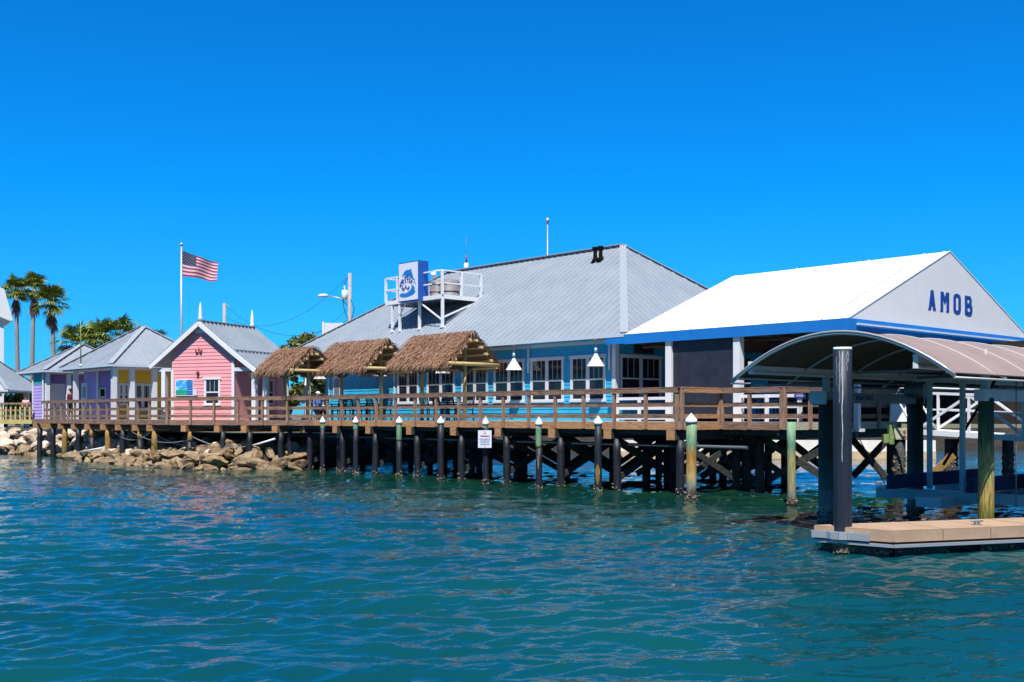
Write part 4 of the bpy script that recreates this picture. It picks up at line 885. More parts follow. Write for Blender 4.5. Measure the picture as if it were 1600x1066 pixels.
# ------------------------------------------------------------------ TIKI HUTS
def hut(xc, yc, length, label, seed, hw=1.32, rz_=5.72, ez_=4.42):
    rr = random.Random(seed); x0, x1 = -length/2, length/2
    t = thing('thatched_hut', label, 'hut', P(xc, yc, DECK), MR, 'thatched huts on the boardwalk')
    rz2, ez2 = rz_-DECK, ez_-DECK
    mb = MB()
    mb.prism([(x0+.1,-hw+.1,ez2),(x0+.1,0,rz2-.12),(x0+.1,hw-.1,ez2),(x0+.1,hw-.16,ez2-.02),(x0+.1,0,rz2-.22),(x0+.1,-hw+.16,ez2-.02)], (length-.2,0,0))
    mb.build('roof_underlay','thatchbase',t)
    mb = MB()
    def blade(p, d, nrm_, L, wd, droop):
        sd = d.cross(nrm_).normalized(); q = p+d*L*.55+nrm_*.02; e = p+d*L-nrm_*droop+Vector((0,0,-droop*.5))
        mb.add([p-sd*wd/2, p+sd*wd/2, q+sd*wd/2, q-sd*wd/2, e], [(0,1,2,3),(3,2,4)])
    for sgn in (-1, 1):
        dn = Vector((0, sgn*hw, -(rz2-ez2))).normalized(); nrm_ = Vector((0, sgn*(rz2-ez2), hw)).normalized()
        SL = math.hypot(hw, rz2-ez2); nrow = 17
        for r_ in range(nrow):
            s = SL*r_/nrow
            cnt = int(length*30)
            for k in range(cnt):
                u = x0-.05+(length+.1)*rr.random()
                p = Vector((u, 0, rz2)) + dn*(s+rr.uniform(-.06,.06)) + nrm_*rr.uniform(0,.06)
                d = (dn + Vector((rr.gauss(-.12,.34),0,0)) + nrm_*rr.uniform(-.02,.30)).normalized()
                blade(p, d, nrm_, rr.uniform(.28,.62), rr.uniform(.018,.046), rr.uniform(0,.12))
        for k in range(int(length*60)):   # fringe
            u = x0-.05+(length+.1)*rr.random(); p = Vector((u,0,rz2))+dn*(SL*rr.uniform(.9,1.0))+nrm_*rr.uniform(-.05,.03)
            d = (dn*.6+Vector((rr.gauss(0,.25),0,-.6))).normalized(); blade(p, d, nrm_, rr.uniform(.2,.42), rr.uniform(.014,.03), .03)
        for xe in (x0, x1):                # gable edges
            for k in range(80):
                s = SL*rr.random(); p = Vector((xe,0,rz2))+dn*s+nrm_*rr.uniform(-.06,.04); ou = 1 if xe > 0 else -1
                d = (dn*.5+Vector((ou*rr.uniform(0,.6),0,-rr.uniform(.2,.8)))).normalized(); blade(p, d, nrm_, rr.uniform(.15,.34), rr.uniform(.014,.03), .03)
    for k in range(int(length*60)):        # ridge
        p = Vector((x0+length*rr.random(), rr.uniform(-.08,.08), rz2+.04)); sg_ = rr.choice((-1,1))
        d = Vector((rr.gauss(0,.4), sg_, -.7)).normalized(); blade(p, d, Vector((0,0,1)), rr.uniform(.2,.4), rr.uniform(.014,.03), .05)
    mb.build('thatch','thatch',t)
    px_ = length/2-.55
    for sx_ in (-1,1):
        mb = MB(); mb.path([(sx_*px_,0,0),(sx_*px_,.01,1.2),(sx_*px_,0,rz2-.2)],[.085,.08,.075],12); mb.build('post','log',t)
        mb = MB(); xe = sx_*(length/2+.02); mb.tube((xe,-hw-.02,ez2-.0),(xe,hw+.02,ez2-.0),.075,n=12); mb.build('cross_beam','log',t)
        mb = MB(); mb.bar((sx_*px_,-.0,1.95),(sx_*px_,.6,ez2),.08,.08); mb.bar((sx_*px_,0,1.95),(sx_*px_,-.6,ez2),.08,.08); mb.build_parts('brace','dark_wood',t)
    for sgn in (-1,1):
        for k in range(5):
            f = (k+.6)/5; y = sgn*hw*f; z = rz2-(rz2-ez2)*f-.20
            mb = MB(); mb.tube((x0+.12,y,z),(x1+.04,y,z),.06,n=10); mb.build('purlin','log',t)
            mb = MB(); mb.tube((x1+.04,y,z),(x1+.055,y,z),.058,n=10); mb.build('purlin_end','logend',t)
    return t
hut(-(12.1+15.9)/2, 2.0, 3.9, 'largest thatched palm roof hut, right of the other two, in front of windows', 1)
hut(-(17.8+22.0)/2, 2.0, 4.2, 'middle thatched palm roof hut before the blank turquoise wall', 2)
hut(-22.7, .35, 3.1, 'smallest thatched palm roof hut beside the pink kiosk', 3, hw=1.25, rz_=5.47, ez_=4.38)
# ------------------------------------------------------------------ PINK KIOSK
def gable_roof(parent, x0, x1, ridge_x, ez0, ez1, rz_, y0, y1, rib=.33, brk=None):
    mb = MB(); th = .07
    prof = [(x0,ez0),(ridge_x,rz_)] + ([brk] if brk else []) + [(x1,ez1)]
    for i in range(len(prof)-1):
        a, b = prof[i], prof[i+1]
        mb.prism([(a[0],y0,a[1]),(b[0],y0,b[1]),(b[0],y0,b[1]-th),(a[0],y0,a[1]-th)], (0,y1-y0,0))
        n = int((y1-y0)/rib); nn = Vector((-(b[1]-a[1]),0,b[0]-a[0])).normalized()
        for k in range(n+1):
            y = y0+.03+k*(y1-y0-.06)/n; mb.bar(Vector((a[0],y,a[1]))+nn*.04, Vector((b[0],y,b[1]))+nn*.04, .08, .08, up=tuple(nn))
    ro = mb.build('roof','roof',parent)
    mb = MB(); mb.bar((ridge_x,y0-.02,rz_+.05),(ridge_x,y1+.02,rz_+.05),.3,.04)
    if brk: mb.bar((brk[0],y0,brk[1]+.07),(brk[0],y1,brk[1]+.07),.16,.05)
    mb.build('ridge_cap','rooftrim',ro)
    mb = MB()
    for i in range(len(prof)-1):
        a, b = prof[i], prof[i+1]; mb.bar((a[0],y0-.02,a[1]-.10),(b[0],y0-.02,b[1]-.10),.04,.2,up=(0,0,1)); mb.bar((a[0],y1+.02,a[1]-.10),(b[0],y1+.02,b[1]-.10),.04,.2)
    mb.build_parts('fascia','white',ro)
    return ro
pkr = math.atan2(-.38, .925)    # local x = -p_dir, local y = q_dir
pk_o = at(316, 51.35)
pk = thing('pink_kiosk', 'pink clapboard kiosk with steep grey metal gable roof', 'building', pk_o, pkr)
def plx(px, y, org=pk_o, ux=-p_dir, vy=q_dir):
    k = (px-800)/FPX; a = org+vy*y; return -(a.x-k*a.y)/(ux.x-k*ux.y)
def pz(x, y, py, org=pk_o, ux=-p_dir, vy=q_dir): return zat(org+ux*x+vy*y, py)
wx0, wx1 = plx(269,.24), plx(366.5,.24)
ex0, ex1 = plx(234,0), plx(399,0); rzp = pz(0,0,502); rdx = plx(310.5,0); ezl, ezr = pz(ex0,0,571), pz(ex1,0,576)
slopeL = (rzp-ezl)/(rdx-ex0); slopeR = (rzp-ezr)/(ex1-rdx)
gable_roof(pk, ex0, ex1, rdx, ezl, ezr, rzp, 0, 4.3, rib=.30, brk=(rdx+(ex1-rdx)*.62, rzp-(rzp-ezr)*.64))
F1 = Face((0,.24,0),(1,0,0),(0,-1,0))
def clipP(z):
    l = ex0+max(0,(z+.12-ezl))/slopeL if z+.12 > ezl else wx0
    r = ex1-max(0,(z+.12-ezr))/slopeR if z+.12 > ezr else wx1
    return max(wx0, l), min(wx1, r)
mb = MB(); siding(mb, F1, wx0, wx1, DECK-.02, rzp-.2, clip=clipP, lap=.17); mb.box(wx0,wx1,.27,.37,DECK-.3,4.35); mb.build('front_wall','pink',pk)
mb = MB(); mb.box(wx0,wx0+.1,.38,4.2,DECK-.3,4.4); mb.box(wx1-.1,wx1,.38,4.2,DECK-.3,5.2); mb.build_parts('side_wall','pink',pk)
px1 = plx(441,3.0); F2 = Face((0,2.6,0),(1,0,0),(0,-1,0))
mb = MB(); siding(mb, F2, wx1, px1, DECK-.02, 4.5, lap=.17); mb.box(wx1,px1,2.62,2.7,DECK-.3,4.5); mb.box(px1-.1,px1,2.71,3.1,DECK-.3,4.5); mb.build('porch_wall','pink',pk)
mb = MB(); F1.box(mb, wx0-.02,wx0+.13,DECK,4.55,.024,.06); F1.box(mb, wx1-.13,wx1+.02,DECK,4.95,.024,.06); F1.box(mb, rdx-.38, rdx+.38, rzp-.55, rzp-.3, .024,.05); mb.build_parts('corner_board','white',pk)
mb = MB()
for px in (257, 398, 415): x = plx(px,.25); mb.box(x-.11,x+.11,.15,.37,DECK,4.45 if px > 300 else 4.5)
mb.build_parts('porch_column','white',pk)
mb = MB(); mb.box(wx1+.03, plx(440,.25), .17,.35,4.45,4.62); mb.box(ex0+.3, wx0-.03,.17,.35,4.5,4.66); mb.build_parts('porch_beam','trim_grey',pk)
window(pk, F1, plx(319.5,.22), plx(344.5,.22), pz(.2,.22,634), pz(.2,.22,590), 'single', cas=.08)
window(pk, F2, plx(382,2.6), plx(395,2.6), DECK+.05, 4.25, 'single', cas=.07)
window(pk, F2, plx(419,2.6), plx(430,2.6), 2.9, 4.15, 'single', cas=.07)
# poster, wall lamp, ornament, notice
ps_ = thing('poster', 'framed turquoise seascape poster with dark blue side panel on the pink wall', 'poster', pk_o, pkr)
u0, u1 = plx(274.5,.22), plx(303,.22); z0, z1 = pz(-.8,.22,618.5), pz(-.8,.22,592.5)
mb = MB(); F1.box(mb,u0,u1,z0,z1,.03,.06); mb.build('frame','white',ps_)
um_ = u0+(u1-u0)*.66
mb = MB(); F1.box(mb,u0+.04,um_,z0+.28,z1-.04,.06,.066); mb.build('picture_sea','posterblue',ps_)
mb = MB(); F1.box(mb,u0+.04,um_,z0+.04,z0+.28,.06,.066); mb.build('picture_shore','postergreen',ps_)
mb = MB(); F1.box(mb,um_,u1-.04,z0+.04,z1-.04,.06,.067); mb.build('text_panel','posternavy',ps_)
mb = MB()
for k in range(6):
    z = z1-.14-k*.105; F1.box(mb,um_+.03,u1-.07-.02*(k%2),z,z+.022,.067,.069)
mb.build('text_lines','posterblue',ps_)
wl = thing('wall_lantern', 'small brown wall lantern above the pink kiosk window', 'lamp', pk_o+(-p_dir)*plx(315,.45)+q_dir*.17+Z*pz(0,.17,586), pkr)
mb = MB(); mb.path([(0,0,0),(0,-.02,.16),(0,0,.2)],[.05,.08,.02],10); mb.tube((0,0,.12),(0,.08,.12),.02,n=6); mb.build('lantern','rust',wl)
orn = thing('wall_ornament', 'small dark red metal crab shaped ornament high on the pink gable', 'ornament', pk_o+(-p_dir)*plx(317,.5)+q_dir*.2+Z*pz(0,.2,548.5), pkr)
mb = MB()
for s in (-1,1):
    mb.path([(s*.03,-.02,-.06),(s*.14,-.02,-.05),(s*.17,-.02,.06),(s*.12,-.02,.09)],[.02,.05,.035,.01],8)
mb.path([(0,-.02,0),(0.02,-.02,.2)],[.03,.01],8); mb.path([(-.07,-.02,.1),(.07,-.02,.1)],.012,6); mb.build('ornament','rust',orn)
nn_ = thing('notice_board', 'small blue square notice with white anchor mark on the shaded pink porch wall', 'sign', pk_o+(-p_dir)*plx(375,2.5)+q_dir*2.54+Z*pz(1,2.5,607), pkr)
mb = MB(); mb.box(-.13,.13,-.01,.01,-.16,.16); mb.build('panel','navy',nn_); mb = MB(); mb.box(-.03,.03,-.016,-.010,-.08,.0); mb.tube((0,-.016,.03),(0,-.01,.03),.04,n=10); mb.build('mark','signwhite',nn_)
mb = MB(); F1.box(mb, plx(303.8,.22), plx(308.6,.22), pz(0,.22,618), pz(0,.22,608), .03, .09); so_ = mb.build('meter_box','trim_grey'); 
so_.location = pk_o; so_.rotation_euler = (0,0,pkr); tag(so_, 'small pale utility box beside the poster on the pink wall', 'box')
for (x, y, lab) in ((rdx, .12, 'white spire finial at the front of the pink kiosk ridge'), (rdx, 4.2, 'white spire finial at the rear of the pink kiosk ridge')):
    f_ = thing('roof_finial', lab, 'finial', pk_o+(-p_dir)*x+q_dir*y+Z*(rzp+.07), pkr, 'white roof finials')
    mb = MB(); mb.path([(0,0,-.02),(0,0,.12),(0,0,.16),(0,0,.3),(0,0,.85)],[.10,.10,.07,.095,.008],12); mb.build('spire','white',f_)
# ------------------------------------------------------------------ YELLOW / LILAC KIOSK and FAR LILAC KIOSK
def kiosk(name, label, E, wl_, wr_, ez, rzr, ridge_len, cfg):
    t = thing(name, label, 'building', E, MR)
    # local: x from -wl_ to 0 (left face), y from 0 to wr_ (right face)
    half = wr_/2
    hip_roof(t, -wl_, 0, 0, wr_, ez, -wl_+cfg['h0'], -cfg['h1'], half, rzr, rib=.42, rh=.035, ribw=.04)
    mb = MB(); mb.box(-wl_+.15, -.15, .15, wr_-.15, ez-.2, ez-.13); mb.build('soffit','trim_grey',t)
    return t
def elx(px, E, y): 
    k = (px-800)/FPX; a = E+V*y; return -(a.x-k*a.y)/(k*U.y-U.x)
def ely(px, E, x):
    k = (px-800)/FPX; a = E-U*x; return (k*a.y-a.x)/(V.x-k*V.y)
E2 = at(172, 58.0)
yk = kiosk('yellow_and_lilac_kiosk', 'kiosk with yellow right side and lilac left side under a grey hip roof', E2, 7.4, 6.72, 5.12, 7.5, .8, dict(h0=3.6, h1=3.36))
XF = elx(181,E2,1.3); Fl = Face((0,1.3,0),(1,0,0),(0,-1,0)); Fr = Face((XF,0,0),(0,1,0),(1,0,0)); Flp = Face((0,2.2,0),(1,0,0),(0,-1,0))
xs = elx(153, E2, 1.3)
mb = MB(); siding(mb, Fl, -7.0, xs, DECK-.02, 4.95); mb.box(-7,xs,1.33,1.43,DECK-.3,4.95); mb.build('lilac_wall','lilac',yk)
mb = MB(); siding(mb, Fl, xs, XF, DECK-.02, 4.95); mb.box(xs,XF-.12,1.34,1.44,DECK-.3,4.95); mb.build('purple_wall','purple',yk)
mb = MB(); siding(mb, Fr, 1.3, 6.3, DECK-.02, 4.95); mb.box(XF-.11,XF-.03,1.3,6.3,DECK-.3,4.95); mb.box(-7,XF-.12,6.2,6.3,DECK-.3,4.9); mb.box(-7,-6.9,1.4,6.2,DECK-.3,4.9); mb.build('yellow_wall','yellow',yk)
mb = MB()
for px in (118.5, 178): x = elx(px, E2, .3); mb.box(x-.13,x+.13,.18,.42,DECK,4.95)
x = elx(153.5,E2,1.3); Fl.box(mb,x-.12,x+.12,DECK,4.95,.024,.07)
Fl.box(mb,XF-.14,XF+.08,DECK,4.95,.024,.08); Fr.box(mb,1.2,1.42,DECK,4.95,.024,.08)
for y in (ely(206,E2,-.3), ely(241,E2,-.3)): mb.box(-.42,-.18,y-.12,y+.12,DECK,4.95)
mb.build_parts('porch_column','trim_grey',yk)
def door(parent, F, u0, u1, z1, m='white'):
    mb = MB(); F.box(mb,u0-.08,u0,DECK,z1+.08,.024,.07); F.box(mb,u1,u1+.08,DECK,z1+.08,.024,.07); F.box(mb,u0,u1,z1,z1+.1,.024,.07); F.box(mb,u0,u1,DECK,z1,.024,.05); d_ = mb.build('door',m,parent)
    mb = MB(); F.box(mb,u0+.14,u1-.14,z1-.75,z1-.12,.05,.056); mb.build('door_glass','glass',d_)
    mb = MB(); F.box(mb,u1-.1,u1-.06,DECK+.95,DECK+1.1,.05,.09); mb.build('handle','aludark',d_)
door(yk, Fl, elx(129.5,E2,1.3), elx(136.5,E2,1.3), 4.2)
mb = MB(); Fl.box(mb, elx(157,E2,1.3), elx(166.5,E2,1.3), 3.4, 3.95, .024,.06); mbn = mb.build('menu_board','trim_grey',yk)
mb = MB(); Fl.box(mb, elx(158.3,E2,1.3), elx(165.4,E2,1.3), 3.46, 3.89, .06,.066); mb.build('menu_sheet','black',mbn)
window(yk, Fr, ely(184,E2,XF), ely(202,E2,XF), 2.95, 4.2); window(yk, Fr, ely(210,E2,XF), ely(235,E2,XF), 2.6, 4.2)
E3 = at(68.6, 65.6)
lk = kiosk('far_lilac_kiosk', 'farthest lilac kiosk with teal upper panel at the boardwalk end', E3, 4.6, 6.4, 5.12, 6.95, .6, dict(h0=2.3, h1=2.29))
Fl3 = Face((0,.15,0),(1,0,0),(0,-1,0)); Fr3 = Face((-1.2,0,0),(0,1,0),(1,0,0))
u0 = elx(52,E3,.15); u1 = elx(67.5,E3,.15)
mb = MB(); siding(mb, Fl3, u0, u1, 1.95, 4.28, lap=.19); mb.box(u0,u1,.18,.3,1.9,4.28); mb.build('lilac_wall','lilac',lk)
mb = MB(); siding(mb, Fl3, u0+.12, u1, 4.28, 4.95, lap=.19); mb.box(u0+.1,u1,.18,.3,4.29,4.95); mb.build('teal_wall','teal',lk)
mb = MB(); siding(mb, Fr3, 1.0, 6.0, DECK, 4.95); mb.box(-1.33,-1.23,.3,6,DECK-.3,4.95); mb.box(u0+.2,-1.34,.31,.4,DECK-.3,4.9); mb.build('purple_wall','purple',lk)
mb = MB(); Fl3.box(mb,u0-.06,u0+.08,1.95,4.95,.024,.06); Fl3.box(mb,u1-.02,u1+.14,1.9,4.95,.024,.06)
for px in (74, 107): y = ely(px,E3,-.3); mb.box(-.42,-.18,y-.12,y+.12,DECK,4.95)
mb.build_parts('porch_column','white',lk)
ya, yb3 = ely(79,E3,-1.2), ely(101,E3,-1.2)
mb = MB(); Fr3.box(mb, ya, yb3, DECK, 4.35, .024,.07); Fr3.box(mb,ya,yb3,3.9,3.94,.07,.09); Fr3.box(mb,(ya+yb3)/2-.03,(ya+yb3)/2+.03,DECK,3.9,.07,.09); mb.build('double_door','white',lk)
# string of white paper lanterns? -> small white railing gate bits omitted
# thin fishing pole / white flag rod in front of kiosks
fp = thing('white_pole', 'thin pale green pole standing before the lilac kiosk roof', 'pole', at(126.3, 57.5, 5.05)); mb = MB(); mb.tube((0,0,0),(-.01,0,2.3),.03,n=6); mb.build('rod','greenalga',fp); mb = MB(); mb.tube((0,0,-.1),(0,0,.05),.07,n=8); mb.build('base','white',fp)
# ------------------------------------------------------------------ LEFT EDGE: railing, pavilion, white gable
lr = thing('yellow_railing', 'yellow treated wood railing on the shore left of the kiosks', 'railing')
a, b = at(-60, 67.2), at(50.5, 66.9); d, o_ = seg_out(a, b)
mb = MB(); mb.bar(a+Z*2.0, b+Z*2.0, .1, .25); mb.build('skirt_board','wood_yellow',lr)
mb = MB(); mb.bar(a+o_*.05+Z*3.12, b+o_*.05+Z*3.12, .16, .1); mb.build('top_rail','wood_v',lr)
mb = MB(); mb.bar(a+Z*2.7-o_*.06, b+Z*2.7-o_*.06, .04, .12); mb.bar(a+Z*2.35-o_*.06, b+Z*2.35-o_*.06, .04, .12); mb.build('middle_rail','wood_h',lr)
for k in range(15):
    p = a+d*(k*.31+.15) if False else a+d*((b-a).length*(k+.5)/15); mb = MB(); mb.bar(p+Z*2.1, p+Z*3.07, .10, .09, up=tuple(o_)); mb.build('post','wood_yellow',lr)
pv = thing('shore_pavilion', 'open white pavilion with pale metal hip roof at the left edge', 'pavilion', at(-60, 78))
def pzz(y_, d): return CAMZ+(650-y_)*d/1700
mb = MB(); ez_ = pzz(611,78); hip_roof(pv, -4.5, 4.75, -3.2, 3.2, ez_, -1.2, 1.2, 0, pzz(545,78), rib=.55, rh=.03)
for x in (-4, -.6, 3.4):
    for y in (-2.8, 2.8):
        mb = MB(); mb.box(x-.16,x+.16,y-.16,y+.16,1.45,ez_-.05); mb.build_parts('column','trim_grey',pv)
mb = MB(); mb.box(-4.2,4.2,-2.95,-2.75,ez_-.45,ez_-.12); mb.build_parts('beam','trim_grey',pv)
for k in range(3):
    mb = MB(); mb.path([(3.0+k*.4+2.0*(k==2)*.0,-3.2,ez_-.2),(3.0+k*.4,-3.2,ez_-.6)],[.07,.15],8); mb.build('lantern','white',pv)
wg = thing('white_gabled_house', 'tall white house whose roof corner juts in at the left edge', 'building', at(-62, 84), R(30))
mb = MB(); zt, zb = pzz(448,84), pzz(500,84)
mb.prism([(-5,-1,zt+2.6),(3.0,-1,zt-.1),(3.62,-1,zb+.05),(3.4,-1,zb+.0),(-5,-1,zt+.9)], (0,6,0)); mb.build('roof','white',wg)
mb = MB(); mb.box(-6,3.0,-.6,5,1.4,zb+.9); mb.build('wall','white',wg)
mb = MB(); mb.box(-2.9,-1.8,-.66,-.6,5,7); mb.build('window','glass',wg)
# ------------------------------------------------------------------ FLAGPOLE AND FLAG
fd = 68.0; fpz = pzz(384, fd)
fg = thing('flagpole', 'tall silver flagpole with small ball top behind the pink kiosk', 'flagpole', at(283.5, fd, 1.45))
mb = MB(); mb.path([(0,0,0),(0,0,fpz-1.45)],[.10,.055],12); mb.build('pole','galv',fg)
mb = MB(); bm = bmesh.new(); bmesh.ops.create_uvsphere(bm, u_segments=12, v_segments=8, radius=.11); mb.add([v.co+Vector((0,0,fpz-1.38)) for v in bm.verts],[tuple(v.index for v in f.verts) for f in bm.faces],0,True); bm.free(); mb.build('ball','galv',fg)
fl = thing('american_flag', 'american flag rippling from the silver flagpole', 'flag', at(285.3, fd-.05, 0))
zt = pzz(392, fd); H_ = 1.58; W_ = 2.25
def fpos(u, v, o=0):
    x = u*W_; y = .20*math.sin(u*9+v*2.2)*u**.6 + o; z = zt - v*H_*(1-.30*u) - .80*u - .05*math.sin(u*9+1)*u - .05*math.sin(v*4+u*5)*u
    return Vector((x*.98, y, z))
nu, nv = 40, 26; mb = MB()
vs = [fpos(i/nu, j/nv) for i in range(nu+1) for j in range(nv+1)]
n0 = len(mb.v); mb.v += [tuple(v) for v in vs]
for i in range(nu):
    for j in range(nv):
        mb.f.append([i*(nv+1)+j,(i+1)*(nv+1)+j,(i+1)*(nv+1)+j+1,i*(nv+1)+j+1]); st = j//2
        mb.m.append(2 if (i < nu*.4 and j < 14) else (0 if st%2 == 0 else 1)); mb.sm.append(True)
mb.build('cloth',['red','flagwhite','flagblue'],fl)
mb = MB()
for r_ in range(9):
    for c_ in range(6 if r_%2 == 0 else 5):
        u = .4*((c_+.5)/6 if r_%2 == 0 else (c_+1)/6); v = (14/26)*(r_+.55)/9
        for o in (-.012, .012):
            c = fpos(u, v, o); pts = []
            for k in range(10):
                a = math.pi/2+k*math.pi/5; rad = .032 if k%2 == 0 else .013; pts.append(c+Vector((math.cos(a)*rad,0,math.sin(a)*rad)))
            mb.poly(pts)
mb.build('stars','flagwhite',fl)
# ------------------------------------------------------------------ UTILITY POLES
ud = 95.0
up_ = thing('utility_pole', 'grey utility pole with white transformer behind the restaurant roof', 'utility pole', at(546.5, ud, 1.45))
zt = pzz(427, ud)-1.45
mb = MB(); mb.path([(0,0,0),(.0,0,zt)],[.20,.15],12); mb.build('pole','polewood',up_)
mb = MB(); zc = pzz(468,ud)-1.45; mb.path([(-.42,-.1,zc-.05),(-.42,-.1,zc),(-.42,-.1,zc+.75),(-.42,-.1,zc+.8)],[.2,.27,.27,.2],14); mb.path([(-.42,-.1,zc+.8),(-.45,-.1,zc+1.15)],.06,8); mb.build('transformer','white',up_)
mb = MB(); mb.path([(0,0,zt-.2),(-.45,-.1,zt-.9),(-.5,-.1,zc+1.3)],.03,6); mb.path([(.1,-.15,zc-.0),(.42,-.1,zc-.8),(.1,-.1,zc-2.1),(-.3,-.1,zc-1.4),(-.55,-.1,zc-.6),(-.5,-.1,zc+.2)],.03,6); mb.build('wiring','wire',up_)
mb = MB(); zl = pzz(464,ud)-1.45; mb.path([(0,0,zl-.9),(-.9,0,zl-.1),(-2.0,0,zl+.12)],.045,8); ar = mb.build('lamp_arm','galv',up_)
mb = MB(); mb.path([(-1.9,0,zl+.13),(-2.15,0,zl+.12),(-2.6,0,zl+.1),(-2.78,0,zl+.08)],[.06,.15,.15,.05],12); mb.build('lamp_head','white',ar)
u2 = thing('far_utility_pole', 'short looking utility pole top with crossarm behind the pink kiosk', 'utility pole', at(350.5, 110, 1.45))
z2 = pzz(474,110)-1.45; mb = MB(); mb.path([(0,0,0),(0,0,z2)],[.2,.16],10); mb.build('pole','polewood',u2); mb = MB(); mb.bar((-.1,0,z2-.25),(.55,0,z2-.25),.1,.12); mb.build('crossarm','polewood',u2)
wi = thing('power_line', 'thin black power lines strung between the utility poles', 'power line'); mb = MB()
mb.path(sag(at(351,110,pzz(476,110)), at(545,95,pzz(499,95)), 2.2, 24), .018, 5); mb.path(sag(at(350,112,pzz(492,110)), at(546,95,pzz(430,95)), 2.4, 24), .015, 5); mb.path(sag(at(546,95,pzz(480,95)), at(430,110,pzz(540,110)), .9, 20), .015, 5)
mb.build_parts('wire','wire',wi)
bb2 = thing('rooftop_billboard', 'back of a white framed billboard just above the left roof slope', 'billboard', at(519, 92, 1.45))
mb = MB(); x0_, x1_ = (505-519)/1700*92, (536-519)/1700*92; za, zb = pzz(526,92)-1.45, pzz(505,92)-1.45
mb.box(x0_,x1_,-.1,.0,za,zb); mb.build('panel','trim_grey',bb2); mb = MB(); mb.box(x0_-.05,x0_+.12,-.2,.1,0,zb+.1); mb.box(x1_-.12,x1_+.05,-.2,.1,0,zb); mb.build('post','white',bb2)
# distant red and white tower tip
tw = thing('radio_mast', 'distant red and white mast tip poking above the ridge by the platform', 'mast', at(728.5, 120, 1.45))
zt = pzz(398,120)-1.45; zb = pzz(424,120)-1.45
mb = MB(); mb.path([(0,0,0),(0,0,zb)],.35,10); mb.path([(0,0,zb-.1),(0,0,zb+.9)],[.28,.24],10); mb.build('base','white',tw)
mb = MB(); mb.path([(0,0,zb+.9),(0,0,zt)],[.12,.06],8); mb.tube((0,0,zt),(0,0,zt+1.9),.02,n=5); mb.build('mast','rust',tw)
# ------------------------------------------------------------------ TREES
def fan_frond(mb, base, direction, L, rr, nleaf=15, spread=150):
    """palmate leaf: petiole then a fan of leaflets"""
    d = direction.normalized(); side = d.cross(Vector((0,0,1))); 
    if side.length < .1: side = Vector((1,0,0))
    side.normalize(); nrm_ = side.cross(d).normalized()
    hub = base+d*L*.45+Vector((0,0,-.02)); mb.bar(base, hub, .03, .02)
    for k in range(nleaf):
        a = R(-spread/2+spread*k/(nleaf-1)+rr.uniform(-4,4)); ll = L*.62*(.75+.25*math.cos(a))*rr.uniform(.85,1.1)
        dd = (d*math.cos(a)+side*math.sin(a)).normalized(); sd = dd.cross(nrm_).normalized()*(.028*L)
        mid = hub+dd*ll*.55; tip = hub+dd*ll+Vector((0,0,-ll*.28*rr.uniform(.5,1.5)))
        mb.add([hub-sd*.3, hub+sd*.3, mid+sd, mid-sd, tip],[(0,1,2,3),(3,2,4)])
def palm(px, d, ytop, ycrown, label, lean=(0,0), skirt=True, size=1.7, n=46, seed=1, rt=.2, ground=1.45, grp='tall fan palms at the left', dark=False):
    rr = random.Random(seed); base = at(px, d, ground); zc = pzz(ycrown, d)-ground
    t = thing('fan_palm', label, 'palm tree', base, 0, grp)
    top = Vector((lean[0], lean[1], zc))
    mb = MB(); mb.path([(0,0,0),(lean[0]*.2,lean[1]*.2,zc*.35),(lean[0]*.6,lean[1]*.6,zc*.7),top],[rt*1.2,rt,rt*.85,rt*.8],12); mb.build('trunk','barkdark' if dark else 'bark',t)
    mb = MB()
    for k in range(n):
        az = rr.uniform(0,6.28); el = rr.uniform(-38,80); dv = Vector((math.cos(az)*math.cos(R(el)),math.sin(az)*math.cos(R(el)),math.sin(R(el))))
        fan_frond(mb, top+Vector((0,0,rr.uniform(-.2,.35))), dv, size*rr.uniform(.8,1.15), rr)
    mb.build('crown','frond',t)
    if skirt:
        mb = MB()
        for k in range(26):
            az = rr.uniform(0,6.28); dv = Vector((math.cos(az)*.28,math.sin(az)*.28,-1)); fan_frond(mb, top+Vector((0,0,-.1-rr.uniform(0,.9))), dv, size*rr.uniform(.6,.9), rr, 7, 60)
        mb.build('dead_frond_skirt','deadfrond',t)
    return t
palm(28, 100, 428, 455, 'left of the three tall fan palms, with the lower trunk dark', (-.15,0), seed=2, size=1.5)
palm(49, 100, 427, 452, 'middle one of the three tall fan palms, straightest trunk', (.25,0), seed=3, size=1.65)
palm(86, 96, 445, 475, 'right of the three tall fan palms, with the broadest lower crown', (-.3,0), seed=4, size=1.85, n=50)
palm(91.5, 97, 500, 535, 'leaning palm trunk beside the right tall fan palm', (-.55,0), seed=14, size=.5, n=4, skirt=False, rt=.2, dark=True)
for i, (px, d, yc, s, lab) in enumerate(((122, 84, 541, 2.0, 'bushy fan palm crown showing above the far lilac roof'), (160, 82, 531, 2.0, 'bushy fan palm crown between the two left kiosk roofs'), (186, 82, 526, 1.9, 'fan palm crown just left of the yellow kiosk ridge'), (143, 86, 540, 1.8, 'darker fan palm crown between bushy palms behind the lilac kiosks'), (243, 88, 535, 1.4, 'fan palm crown peeking out right of the yellow kiosk ridge'))):
    palm(px, d, 0, yc, lab, seed=20+i, size=s*1.0, n=34, skirt=False, rt=.18, grp='bushy palms behind the kiosks')
